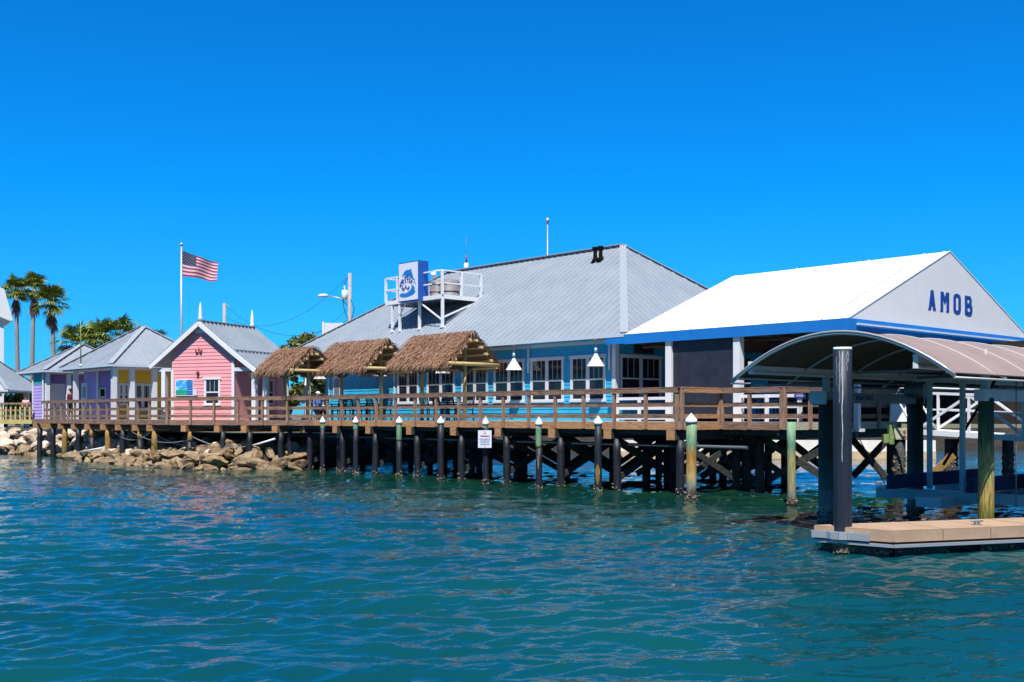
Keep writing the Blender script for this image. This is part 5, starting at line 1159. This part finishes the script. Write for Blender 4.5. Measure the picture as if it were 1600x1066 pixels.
def leafy(px, d, y0, y1, wpx, label, seed, n=2600, name='bushy_tree', ground=1.45, ls=.16):
    rr = random.Random(seed); base = at(px, d, ground); t = thing(name, label, 'tree', base)
    zt, zb = pzz(y0,d)-ground, pzz(y1,d)-ground; rw = wpx*d/1700/2
    cl = []
    for k in range(16): 
        a = rr.uniform(0,6.28); rad = rw*math.sqrt(rr.random())*.8; cl.append((Vector((math.cos(a)*rad, math.sin(a)*rad*.7, zb+(zt-zb)*rr.uniform(.15,.88)*(1-.3*rad/rw))), rw*rr.uniform(.22,.4)))
    mb = MB(); mb.path([(0,0,0),(.1,0,zb*.6),(0,0,zb+(zt-zb)*.5)],[.2,.14,.06],8)
    for c, r_ in cl[:9]: mb.path([(0.05,0,zb*.55),c],[.08,.02],6)
    mb.build('trunk','barkdark',t)
    mb = MB()
    for k in range(n):
        c, r_ = rr.choice(cl); v = Vector((rr.gauss(0,1),rr.gauss(0,1),rr.gauss(0,.7))).normalized()*r_*rr.uniform(.5,1.15); p = c+v
        a = Vector((rr.gauss(0,1),rr.gauss(0,1),rr.gauss(0,.6))).normalized(); b = a.cross(Vector((rr.gauss(0,1),rr.gauss(0,1),rr.gauss(0,1)))).normalized(); s = ls*rr.uniform(.6,1.3)
        mb.add([p-a*s, p+b*s*.5, p+a*s, p-b*s*.5],[(0,1,2,3)])
    mb.build('crown','leaf',t)
leafy(478, 84, 521, 556, 58, 'dark bushy tree above the smallest thatched hut', 5)
leafy(447, 86, 538, 562, 30, 'small dark shrub top between pink kiosk roof and thatched hut', 6, 1500)
leafy(498, 72, 560, 640, 60, 'yellow green tree seen through the open restaurant porch', 7, 2600)
leafy(450, 74, 575, 640, 50, 'green tree seen between the pink kiosk porch and the hut', 8, 2200)
leafy(8, 88, 608, 650, 90, 'yellow green hedge shrub behind the shore pavilion, left one', 9, 2600)
leafy(48, 90, 590, 650, 50, 'green shrub behind the trunks of the tall palms', 10, 2200)
for i, (px, w_) in enumerate(((1330,260),(1500,300),(1700,300),(1150,260))):
    leafy(px, 130, 606-4*(i%2), 650, w_, ['distant dark tree clump behind the boat canopy','distant dark tree clump beyond the white gangway','distant dark tree clump past the right edge','distant dark tree clump behind the tent screens'][i], 40+i, 2600, ls=.5)
# ------------------------------------------------------------------ FAR CONCRETE DOCK + covered boat
cdk = thing('concrete_seawall', 'pale concrete dock wall behind the boardwalk piles', 'seawall')
mb = MB(); a, b = at(960,61), at(1460,60.5); mb.bar(a+Z*.70, b+Z*.70, .4, .60); mb.build('wall','concrete',cdk)
mb = MB(); mb.bar(a+Z*.1, b+Z*.1, .5, .6); mb.build('footing','concrete_low',cdk)
cv = thing('covered_boat', 'small boat under a dark grey cover behind the boardwalk corner pile', 'boat', at(1128, 60.8, 1.0), R(-8))
mb = MB(); secs = [(-1.9,.55,.5),(-1,.75,.6),(.2,.75,.62),(1.3,.5,.58),(2.1,.06,.62)]; vs = []
for x, hw_, h in secs: vs += [(x,-hw_,h*.55),(x,-hw_*.6,0),(x,hw_*.6,0),(x,hw_,h*.55),(x,0,h)]
mb.add(vs,[(i*5+j,i*5+(j+1)%5,(i+1)*5+(j+1)%5,(i+1)*5+j) for i in range(4) for j in range(5)]+[(0,1,2,3,4),(20,24,23,22,21)],0,True); mb.build('cover','screen',cv)
mb = MB(); mb.path([(2.0,0,.25),(2.25,0,.2)],[.12,.03],8); mb.build('bow','white',cv)
# ------------------------------------------------------------------ BOAT LIFT with canopy
LO = Vector((7.16, 24.8, 0))
def LP(x, y, z=0): return LO - U*x + V*y + Vector((0,0,z))
lf = thing('boat_lift', 'boat lift with dark green piles, aluminium beams and arched taupe canopy', 'boat lift', LO, MR)
W = 3.66; YL = 4.15
def lpile(x, y, r, m, z1=2.72):
    mb = MB(); mb.path([(x,y,-1.4),(x,y,.3),(x,y,1.2),(x,y,z1)],[r*1.03,r,r*1.01,r*.97],20); o = mb.build('pile',m,lf)
    rr = random.Random(int(x*10+y)); mb = MB()
    for k in range(70):
        an = rr.uniform(0,6.28); z = abs(rr.gauss(0,.14))-.05; s = rr.uniform(.02,.05); bm = bmesh.new(); bmesh.ops.create_icosphere(bm, subdivisions=1, radius=s); c = Vector((x+math.cos(an)*r, y+math.sin(an)*r, z))
        mb.add([c+Vector((v.co.x*rr.uniform(.6,1.3),v.co.y,v.co.z*rr.uniform(.6,1.3))) for v in bm.verts],[tuple(v.index for v in f.verts) for f in bm.faces]); bm.free()
    mb.build('barnacles','barnacle',o)
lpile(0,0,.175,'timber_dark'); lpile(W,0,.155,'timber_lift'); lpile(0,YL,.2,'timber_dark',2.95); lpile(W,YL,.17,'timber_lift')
for x in (0, W):
    mb = MB(); mb.box(x-.10,x+.10,-.28,YL+.4,2.72,2.88) if False else mb.box(x-.11,x+.11,-.3,YL+.3,2.66,2.90); mb.build('top_beam','aludark' if x == 0 else 'alublue',lf)
mb = MB(); mb.box(-.2,.2,-.36,-.30,2.62,2.92); mb.build('beam_end_plate','alublue',lf)
mb = MB(); mb.tube((-.05,YL-.3,3.0),(.45,YL-.3,3.0),.2,n=18); mb.build('lift_motor','aludark',lf)
letters(lf, 'DECO', (-.0,0,0), .13, 'black', rot=Matrix.Translation(Vector((.112,1.5,2.78))) @ Matrix.Rotation(R(90),4,'Z') @ Matrix.Rotation(R(90),4,'X')) if False else None
for k, (y, w_) in enumerate(((1.35,.055),(1.45,.0))): pass
lt = letters(lf, 'BOAT LIFTS', (.116,1.5,2.78), .15, 'navy', rot=Matrix.Rotation(R(90),4,'Z') @ Matrix.Rotation(R(90),4,'X'), off=.002)
# canopy frame
y0c, y1c = -3.0, 12.0; aL, aR = -.42, W+.78; cx = (aL+aR)/2; hwc = (aR-aL)/2; ez_c, pk_c = 3.12, 4.02
def arch(f, dz=0): return ((cx-hwc*math.cos(math.pi*f)) , ez_c+(pk_c-ez_c)*math.sin(math.pi*f)**.9+dz)
def arch2(f, dz=0):
    x = -1+2*f; return (cx+hwc*x, ez_c+(pk_c-ez_c)*(1-abs(x)**2.0)+dz)
na, ny = 28, 40; vs = []
for j in range(ny+1):
    y = y0c+(y1c-y0c)*j/ny; bay = (j/ny*9)%1; 
    for i in range(na+1):
        x, z = arch2(i/na); vs.append((x, y, z+.02-.03*math.sin(math.pi*bay)*math.sin(math.pi*i/na)))
mb = MB(); fs = [(j*(na+1)+i, j*(na+1)+i+1, (j+1)*(na+1)+i+1, (j+1)*(na+1)+i) for j in range(ny) for i in range(na)]
mb.add(vs, fs, 0, True); cfab = mb.build('canopy_fabric','fab_top',lf)
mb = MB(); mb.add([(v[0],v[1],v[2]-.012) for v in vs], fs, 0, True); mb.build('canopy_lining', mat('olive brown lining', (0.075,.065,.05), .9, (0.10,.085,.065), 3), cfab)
mb = MB()
for y in [y0c+.02+k*2.1 for k in range(8)]:
    mb.path([(arch2(i/20)[0], y, arch2(i/20)[1]-.05) for i in range(21)], .03, 8)
mb.path([(arch2(i/20)[0], y0c, arch2(i/20)[1]-.01) for i in range(21)], .025, 8)
for f in (0, .03, .97, 1):
    x, z = arch2(f, -.07); mb.tube((x,y0c,z),(x,y1c,z),.022,n=6)
mb.build('canopy_bows','galv',lf)
mb = MB()
for y in [y0c+.02+k*1.66 for k in range(1,10)]:
    mb.path([(arch2(i/20)[0], y, arch2(i/20)[1]+.018) for i in range(21)], .007, 6)
mb.build_parts('canopy_seam', 'trim_grey', cfab)
mb = MB()
for y in [y0c+k*.55 for k in range(28)]:
    x, z = arch2(0, -.08); x2, z2 = arch2(.10,-.2); mb.tube((x,y,z),(x2,y,z-.0),.014,n=5)
mb.build('eave_lattice','aludark',lf)
for x in (0, W):
    mb = MB(); mb.box(x-.07,x+.07,-2.9,10.5,3.24,3.28); mb.box(x-.02,x+.02,-2.9,10.5,3.28,3.46); mb.box(x-.07,x+.07,-2.9,10.5,3.46,3.50); mb.box(x-.05,x+.05,-2.93,-2.89,3.24,3.50); mb.build('canopy_beam','alu',lf)
    for y in (0, YL, 8.0):
        mb = MB(); mb.box(x-.06,x+.06,y-.07,y+.07,2.90,3.24); mb.build('riser','alublue',lf)
        mb = MB(); mb.bar((x,y,3.5),(x+.0,y,3.72),.04,.04); mb.build_parts('bracket','alu',lf)
for y in (.2, 4.1):
    mb = MB(); mb.box(.08,W-.08,y-.03,y+.03,3.30,3.36); mb.build('cross_tube','aludark',lf)
# lift cradle
mb = MB(); mb.box(-.1,W+.1,2.4,2.62,.38,.62); mb.build('cradle_beam','alublue',lf)
mb = MB(); mb.box(-.1,W+.1,5.4,5.62,.38,.62); mb.build('cradle_beam','alublue',lf)
mb = MB(); mb.box(1.25,1.85,1.75,6.6,.27,.50); mb.build('walkboard','alu',lf)
mb = MB(); mb.box(.62,.80,1.6,6.5,.66,.98); mb.build('bunk','bunk',lf)
mb = MB(); mb.box(2.5,2.68,1.6,6.5,.66,.98); mb.build('bunk','bunk',lf)
for (x,y,z0,z1) in ((1.01,2.9,.62,3.2),(2.0,2.5,.5,3.2)):
    mb = MB(); mb.box(x-.05,x+.05,y-.05,y+.05,z0,z1); mb.build('guide_post','alublue',lf)
mb = MB(); mb.path([(2.6,2.9,3.22),(1.35,2.9,1.2)],.035,8); mb.build('drive_rod','black',lf)
mb = MB(); mb.path([(W+.35,.6,3.2),(W+.35,.6,.5)],.012,5); mb.path([(.2,.2,2.66),(.2,2.4,.6)],.012,5); mb.build_parts('lift_cable','aludark',lf)
# ------------------------------------------------------------------ FLOATING DOCK
wd_ = Vector((.951,.31,0)).normalized()
fk = thing('floating_dock', 'tan floating finger dock with black floats in the right foreground', 'dock')
Np = Vector((6.51,18.57,0)); Lp = Vector((5.42,19.52,0)); Ne = Np+wd_*9; Le = Lp+wd_*9.6
poly = [Lp, Np, Ne, Le]
mb = MB(); mb.prism([p+Z*.20 for p in poly],(0,0,.19)); mb.build_parts('fascia','dock',fk)
cen = sum(poly, Vector())/4
mb = MB(); mb.prism([cen+(p-cen)*.9985+Z*.392 for p in poly],(0,0,.012)); mb.build('deck','dock',fk)
mb = MB()
nd_ = Vector((-wd_.y, wd_.x, 0))
for k in range(1, 9): a = Np+wd_*(k*1.02)+Z*.405; mb.bar(a+nd_*.02, a+nd_*1.2, .006, .004)
for k in range(1, 9): a = Np+wd_*(k*1.02)+Z*.30; o2 = -nd_*.004; mb.bar(a+o2-Z*.09, a+o2+Z*.09, .006, .006, up=tuple(nd_))
mb.build_parts('board_joint', 'dark_wood', fk)
def outl(mb, z, h, t, ex):
    for a, b in ((Lp,Np),(Np,Ne)):
        d, o_ = seg_out(a, b); mb.bar(a+o_*ex+Z*z-d*.01, b+o_*ex+Z*z+d*.01, t, h)
mb = MB(); outl(mb, .185, .05, .03, -.02); mb.build('rub_strip','black',fk)
mb = MB(); outl(mb, .135, .05, .10, .0); mb.build('metal_frame','galv',fk)
nn2 = Vector((-wd_.y, wd_.x, 0))
for k, u in enumerate((.1, 1.9, 3.7, 5.5, 7.3)):
    a = Np+wd_*u+nn2*.1; mb = MB(); q = [a, a+wd_*1.1, a+wd_*1.1+nn2*1.0, a+nn2*1.0]
    mb.prism([p+Z*-.35 for p in q],(0,0,.46)); mb.build('float','float',fk)
mb = MB(); q = [Lp+wd_*.15+nn2*-.15, Np+nn2*.05-wd_*.02, Np+nn2*.6, Lp+wd_*.6]; q = [Lp+Vector((.12,-.02,0)), Np+Vector((-.03,.12,0)), Np+nn2*.8, Lp+wd_*.7]; mb.prism([p+Z*-.35 for p in q],(0,0,.46)); mb.build('float','float',fk)
mb = MB(); rr = random.Random(5)
for k in range(150):
    e = rr.random()
    if e < .35: p = Lp.lerp(Np, rr.random())+Vector((.04,.05,0))
    else:
        u = rr.choice((.1,1.9,3.7,5.5))+rr.uniform(0,1.1); p = Np+wd_*u+nn2*.09
    s = rr.uniform(.012,.03); bm = bmesh.new(); bmesh.ops.create_icosphere(bm, subdivisions=1, radius=s); c = p+Z*rr.uniform(-.02,.05)
    mb.add([c+v.co*rr.uniform(.7,1.3) for v in bm.verts],[tuple(v.index for v in f.verts) for f in bm.faces]); bm.free()
mb.build('barnacles','barnacle',fk)
cl = thing('dock_cleat', 'galvanised mooring cleat on the tan floating dock', 'cleat', Np+wd_*2.05+nn2*.35+Z*.405, math.atan2(wd_.y,wd_.x))
mb = MB(); mb.path([(-.13,0,.07),(-.05,0,.06),(.05,0,.06),(.13,0,.07)],[.012,.018,.018,.012],8); mb.bar((-.05,0,0),(-.03,0,.06),.03,.03); mb.bar((.05,0,0),(.03,0,.06),.03,.03); mb.box(-.08,.08,-.03,.03,0,.012); mb.build('cleat','aludark',cl)
# guide pile with sleeve
gp_ = at(1316.5, 19.3); gp = thing('guide_pile', 'tall dark blue sleeved guide pile with white drip stain at the dock end', 'pile', gp_)
mb = MB(); r0 = .163
mb.path([(0,0,-1.5),(0,0,.05),(.0,0,1.2),(0,0,2.4),(0,0,3.52)],[r0,r0,r0*.99,r0,r0*.985],28); mb.build('sleeve','bluewrap',gp)
mb = MB(); mb.path([(0,0,3.52),(0,0,3.575)],[r0*1.0,r0*.97],28); mb.build('pile_head','concrete',gp)
mb = MB(); rr = random.Random(9)
def strip(ang0, z0, z1, w0, wob=.04):
    n = 24; prev = None
    for i in range(n+1):
        z = z0+(z1-z0)*i/n; a = ang0+wob*math.sin(i*.7+ang0*9)+rr.uniform(-.015,.015); wd = w0*rr.uniform(.6,1.2)*(1-.5*i/n)
        q = [(math.cos(a-wd)*(r0*1.012), math.sin(a-wd)*(r0*1.012), z),(math.cos(a+wd)*(r0*1.012), math.sin(a+wd)*(r0*1.012), z)]
        if prev: mb.poly([prev[0],prev[1],q[1],q[0]])
        prev = q
strip(R(-108), 3.5, 1.55, .05); strip(R(-125), 3.5, 2.6, .03); strip(R(-80), 3.5, 3.15, .03); strip(R(-70), 3.5, 3.3, .03); strip(R(-145), 3.4, 2.9, .02)
mb.build_parts('drip_stain','drip',gp)
mb = MB()
for k in range(60):
    an = R(rr.uniform(-170,-20)); z = rr.uniform(-.05,.12); s = rr.uniform(.02,.045); bm = bmesh.new(); bmesh.ops.create_icosphere(bm, subdivisions=1, radius=s); c = Vector((math.cos(an)*r0, math.sin(an)*r0, z))
    mb.add([c+v.co*rr.uniform(.7,1.3) for v in bm.verts],[tuple(v.index for v in f.verts) for f in bm.faces]); bm.free()
mb.build('barnacles','barnacle',gp)
# pile hoop bracket (part of dock)
mb = MB(); hc = gp_+Z*.255
ang = [R(-200+k*22) for k in range(12)]
ds, os_ = seg_out(Lp, Np)
ring_ = [hc+Vector((math.cos(a)*.27, math.sin(a)*.27, 0)) for a in [R(180+k*30) for k in range(7)]]
for i in range(len(ring_)-1): mb.bar(ring_[i], ring_[i+1], .05, .13)
mb.bar(ring_[0], Lp+Vector((-.05,-.05,.255)), .05, .125); q0 = Lp+ds*.35+os_*.05+Z*.255; q1 = Lp+ds*1.05+os_*.05+Z*.255; mb.bar(q0, q1, .05, .128); mb.build('pile_bracket','galv',fk)
# ------------------------------------------------------------------ GANGWAY (white truss)
gw = thing('gangway', 'white metal truss gangway sloping down from the deck end', 'gangway', at(1435, 33.9), MR)
# local x = toward near right
GL = 9.6; z0b, z1b = 1.86, 1.30
def gz(x): return z0b+(z1b-z0b)*x/GL*.85
for yy, nm in ((0,'truss'),(1.3,'truss')):
    mb = MB(); n = 6; bay = GL/n
    mb.bar((0,yy,gz(0)),(GL,yy,gz(GL)),.08,.16); mb.bar((0,yy,gz(0)+1.22),(GL,yy,gz(GL)+1.22),.08,.08); mb.bar((0,yy,gz(0)+.72),(GL,yy,gz(GL)+.72),.05,.05)
    for k in range(n+1): x = k*bay; mb.bar((x,yy,gz(x)),(x,yy,gz(x)+1.22),.07,.07)
    for k in range(n):
        a, b = k*bay, (k+1)*bay
        if k%2: a, b = b, a
        mb.bar((a,yy+.002,gz(a)+.1),(b,yy+.002,gz(b)+1.2),.07,.07)
    mb.build(nm,'white',gw)
mb = MB(); mb.bar((0,.65,gz(0)+.02),(GL,.65,gz(GL)+.02),1.2,.05,up=(0,0,1)); mb.build('tread','alu',gw)
mb = MB()
for yy in (-.05,1.35): mb.path([(-.1,yy,gz(0)+.05),(-.75,yy,gz(0)+1.15),(-.6,yy,gz(0)+1.35),(0,yy,gz(0)+1.38),(GL,yy,gz(GL)+1.36)],.035,8)
mb.build_parts('handrail','white',gw)
for (px, d, r_, z1, m_, lab) in ((1405, 35.2, .2, 1.6, 'dark_wood', 'dark barnacled pile under the end of the boardwalk'), (1486, 33.5, .19, 1.65, 'dark_wood', 'dark pile under the white gangway'), (1575, 40, .2, 1.6, 'dark_wood', 'dark pile far behind the gangway at the right edge')):
    t = thing('support_pile', lab, 'pile', at(px,d)); mb = MB(); mb.path([(0,0,-1.2),(0,0,.4),(0,0,z1)],[r_,r_*.98,r_],14); mb.build('timber',m_,t)
    mb = MB(); rr = random.Random(px)
    for k in range(70):
        an = rr.uniform(0,6.28); z = rr.uniform(0,1.1); s = rr.uniform(.02,.05); bm = bmesh.new(); bmesh.ops.create_icosphere(bm, subdivisions=1, radius=s); c = Vector((math.cos(an)*r_, math.sin(an)*r_, z)); mb.add([c+v.co*rr.uniform(.7,1.3) for v in bm.verts],[tuple(v.index for v in f.verts) for f in bm.faces]); bm.free()
    mb.build('barnacles','barnacle',t)
gbk = thing('gangway_hinge_block', 'green algae stained timber block where the gangway meets the deck', 'timber block', at(1398, 35.0, 1.35)); mb = MB(); mb.box(-.2,-.05,-.1,.1,.1,.72); mb.box(-.38,-.2,-.08,.1,.15,.42); mb.build('post','greenalga',gbk); mb = MB(); mb.box(-.05,.75,-.04,.04,.25,.62); mb.build('plate','wood_pale',gbk); mb = MB(); mb.tube((.3,-.06,.5),(.3,-.03,.5),.05,n=8); mb.tube((.3,-.06,.35),(.3,-.03,.35),.05,n=8); mb.build('bolt','rust',gbk)
bk = thing('timber_brace', 'short diagonal yellow timber brace beside the dark pile behind lift', 'timber'); mb = MB(); mb.bar(at(1458,33.0,.62), at(1490,33.0,1.18), .1, .22); mb.build('plank','timber_orange',bk)
sn = thing('sandwich_board', 'white folding sign board leaning behind the railing near the gangway', 'sign', at(1402, 36.6, DECK), R(-20)); mb = MB(); mb.prism([(-.25,-.2,0),(.3,-.2,0),(.25,.05,.95),(-.2,.05,.95)],(0,.03,0)); mb.build('panel','signwhite',sn); mb = MB(); mb.prism([(-.25,.35,0),(.3,.35,0),(.25,.1,.95),(-.2,.1,.95)],(0,.03,0)); mb.build('panel','signwhite',sn)
# small motor boat at the right edge
bt = thing('motor_boat', 'dark green hulled small boat with white outboard cowl cut by right edge', 'boat', at(1600, 25.5, 0), MR)
mb = MB(); vs = []; secs = [(0,.75),(1,.95),(2.5,1.0),(3.8,.75),(4.8,.08)]
for y, hw_ in secs: 
    k_ = y/4.8; vs += [(-hw_,y,.72+.25*k_**2),(-hw_*.75,y,.15+.2*k_**3),(0,y,-.1+.5*k_**3),(hw_*.75,y,.15+.2*k_**3),(hw_,y,.72+.25*k_**2)]
fs = [(i*5+j,i*5+j+1,(i+1)*5+j+1,(i+1)*5+j) for i in range(4) for j in range(4)]+[(0,1,2,3,4)]
vs = [(v[0]+.75, v[1]+.1, v[2]+.25) for v in vs]
mb.add(vs, fs, 0, True); mb.build('hull','hull',bt)
mb = MB(); vs2 = []
for i in range(5): vs2 += [(vs[i*5][0],vs[i*5][1],vs[i*5][2]),(vs[i*5+4][0],vs[i*5+4][1],vs[i*5+4][2])]
for i in range(5):
    pass
for s_ in (0,1): mb.path([Vector(vs2[i*2+s_])+Vector((0,0,.03)) for i in range(5)],.06,8)
mb.bar((vs[0][0],.1,1.0),(vs[4][0],.1,1.0),.12,.12,up=(0,0,1)); mb.build_parts('gunwale','alublue',bt)
mb = MB(); mb.path([(.8,-.35,1.15),(.8,-.33,1.28),(.8,-.25,1.62),(.8,-.2,1.68)],[.22,.27,.24,.12],16); mb.build('outboard_cowl','white',bt)
mb = MB(); mb.path([(.8,-.3,1.15),(.8,-.3,.1)],[.09,.06],10); mb.build('outboard_leg','aludark',bt)
# ------------------------------------------------------------------ PEOPLE
def skinned(name, m, parent, verts, edges, radii, sub=1):
    me = bpy.data.meshes.new(name); me.from_pydata(verts, edges, []); me.materials.append(M[m])
    o = bpy.data.objects.new(name, me); C.objects.link(o); o.parent = parent
    sk = o.modifiers.new('skin','SKIN'); sk.use_smooth_shade = True
    for i, r_ in enumerate(radii): o.data.skin_vertices[0].data[i].radius = (r_, r_*.85) if not isinstance(r_, tuple) else r_
    o.data.skin_vertices[0].data[0].use_root = True
    sb = o.modifiers.new('sub','SUBSURF'); sb.levels = sub; sb.render_levels = sub+1
    return o
def person(label, loc, rz, shirt, trousers, sit=False, cap=None, s=1.0):
    t = thing('person', label, 'person', loc, rz)
    t.scale = (s,s,s)
    hz = .92 if not sit else .50
    ky = -.42 if sit else -.03
    hip = (0,0,hz); ch = (0,.0 if not sit else .05,hz+.38); nk = (0,.02,hz+.56); hd = (0,-.01,hz+.70); ht = (0,0,hz+.80)
    LS, RS = (-.17,.02,hz+.50),(.17,.02,hz+.50); LE, RE = (-.23,.03,hz+.22),(.23,.03,hz+.22); LW, RW = (-.2,-.16,hz+.05),(.2,-.16,hz+.05); LH, RH = (-.19,-.24,hz+.02),(.19,-.24,hz+.02)
    LK, RK = (-.11,ky,.48),(.11,ky,.48); LA, RA = (-.11,ky+.02 if sit else 0,.09),(.11,ky+.02 if sit else .1,.09); LT, RT = (-.12,ky-.14,.04),(.12,ky-.12 if sit else -.04,.04)
    Lp_, Rp_ = (-.09,0,hz-.04),(.09,0,hz-.04)
    V_ = [hip,ch,nk,hd,ht,LS,LE,LW,LH,RS,RE,RW,RH,Lp_,LK,LA,LT,Rp_,RK,RA,RT]
    E_ = [(0,1),(1,2),(2,3),(3,4),(1,5),(5,6),(6,7),(7,8),(1,9),(9,10),(10,11),(11,12),(0,13),(13,14),(14,15),(15,16),(0,17),(17,18),(18,19),(19,20)]
    rad = [.12,.13,.05,.09,.075,.055,.042,.03,.035,.055,.042,.03,.035,.08,.055,.038,.04,.08,.055,.038,.04]
    body = skinned('body','skin',t,V_,E_,rad)
    skinned('shirt',shirt,t,[hip,ch,(0,.02,hz+.50),LS,LE,RS,RE],[(0,1),(1,2),(1,3),(3,4),(1,5),(5,6)],[.14,.155,.08,.075,.06,.075,.06])
    skinned('trousers',trousers,t,[hip,Lp_,LK,LA,Rp_,RK,RA],[(0,1),(1,2),(2,3),(0,4),(4,5),(5,6)],[.135,.1,.075,.06,.1,.075,.06])
    mb = MB(); bm = bmesh.new(); bmesh.ops.create_uvsphere(bm,u_segments=14,v_segments=10,radius=.105); c = Vector((0,.015,hz+.765))
    mb.add([c+Vector((v.co.x,v.co.y*1.1,v.co.z*.9 if v.co.z > -.02 else v.co.z*.35)) for v in bm.verts],[tuple(v.index for v in f.verts) for f in bm.faces],0,True); bm.free()
    if cap: mb.box(-.07,.07,-.19,-.08,hz+.74,hz+.755)
    mb.build('cap' if cap else 'hair', cap or 'hair', t)
    return t
pd = at(110.5, 62.6, DECK); person('person in dark red shirt and black trousers standing before the white doors', pd, R(150), 'cloth_dark', 'cloth_black')
ps2 = P(lx(497,3.1), 3.1, DECK); person('seated person with white cap and blue shirt at a table near porch', ps2+Vector((0,0,-.02)), MR+R(90), 'cloth_blue', 'cloth_black', sit=True, cap='white', s=1.05)
person('distant person in pale pink shirt by the shore pavilion', at(40.5, 72, 1.95), R(20), 'cloth_pink', 'cloth_black', s=1.0)
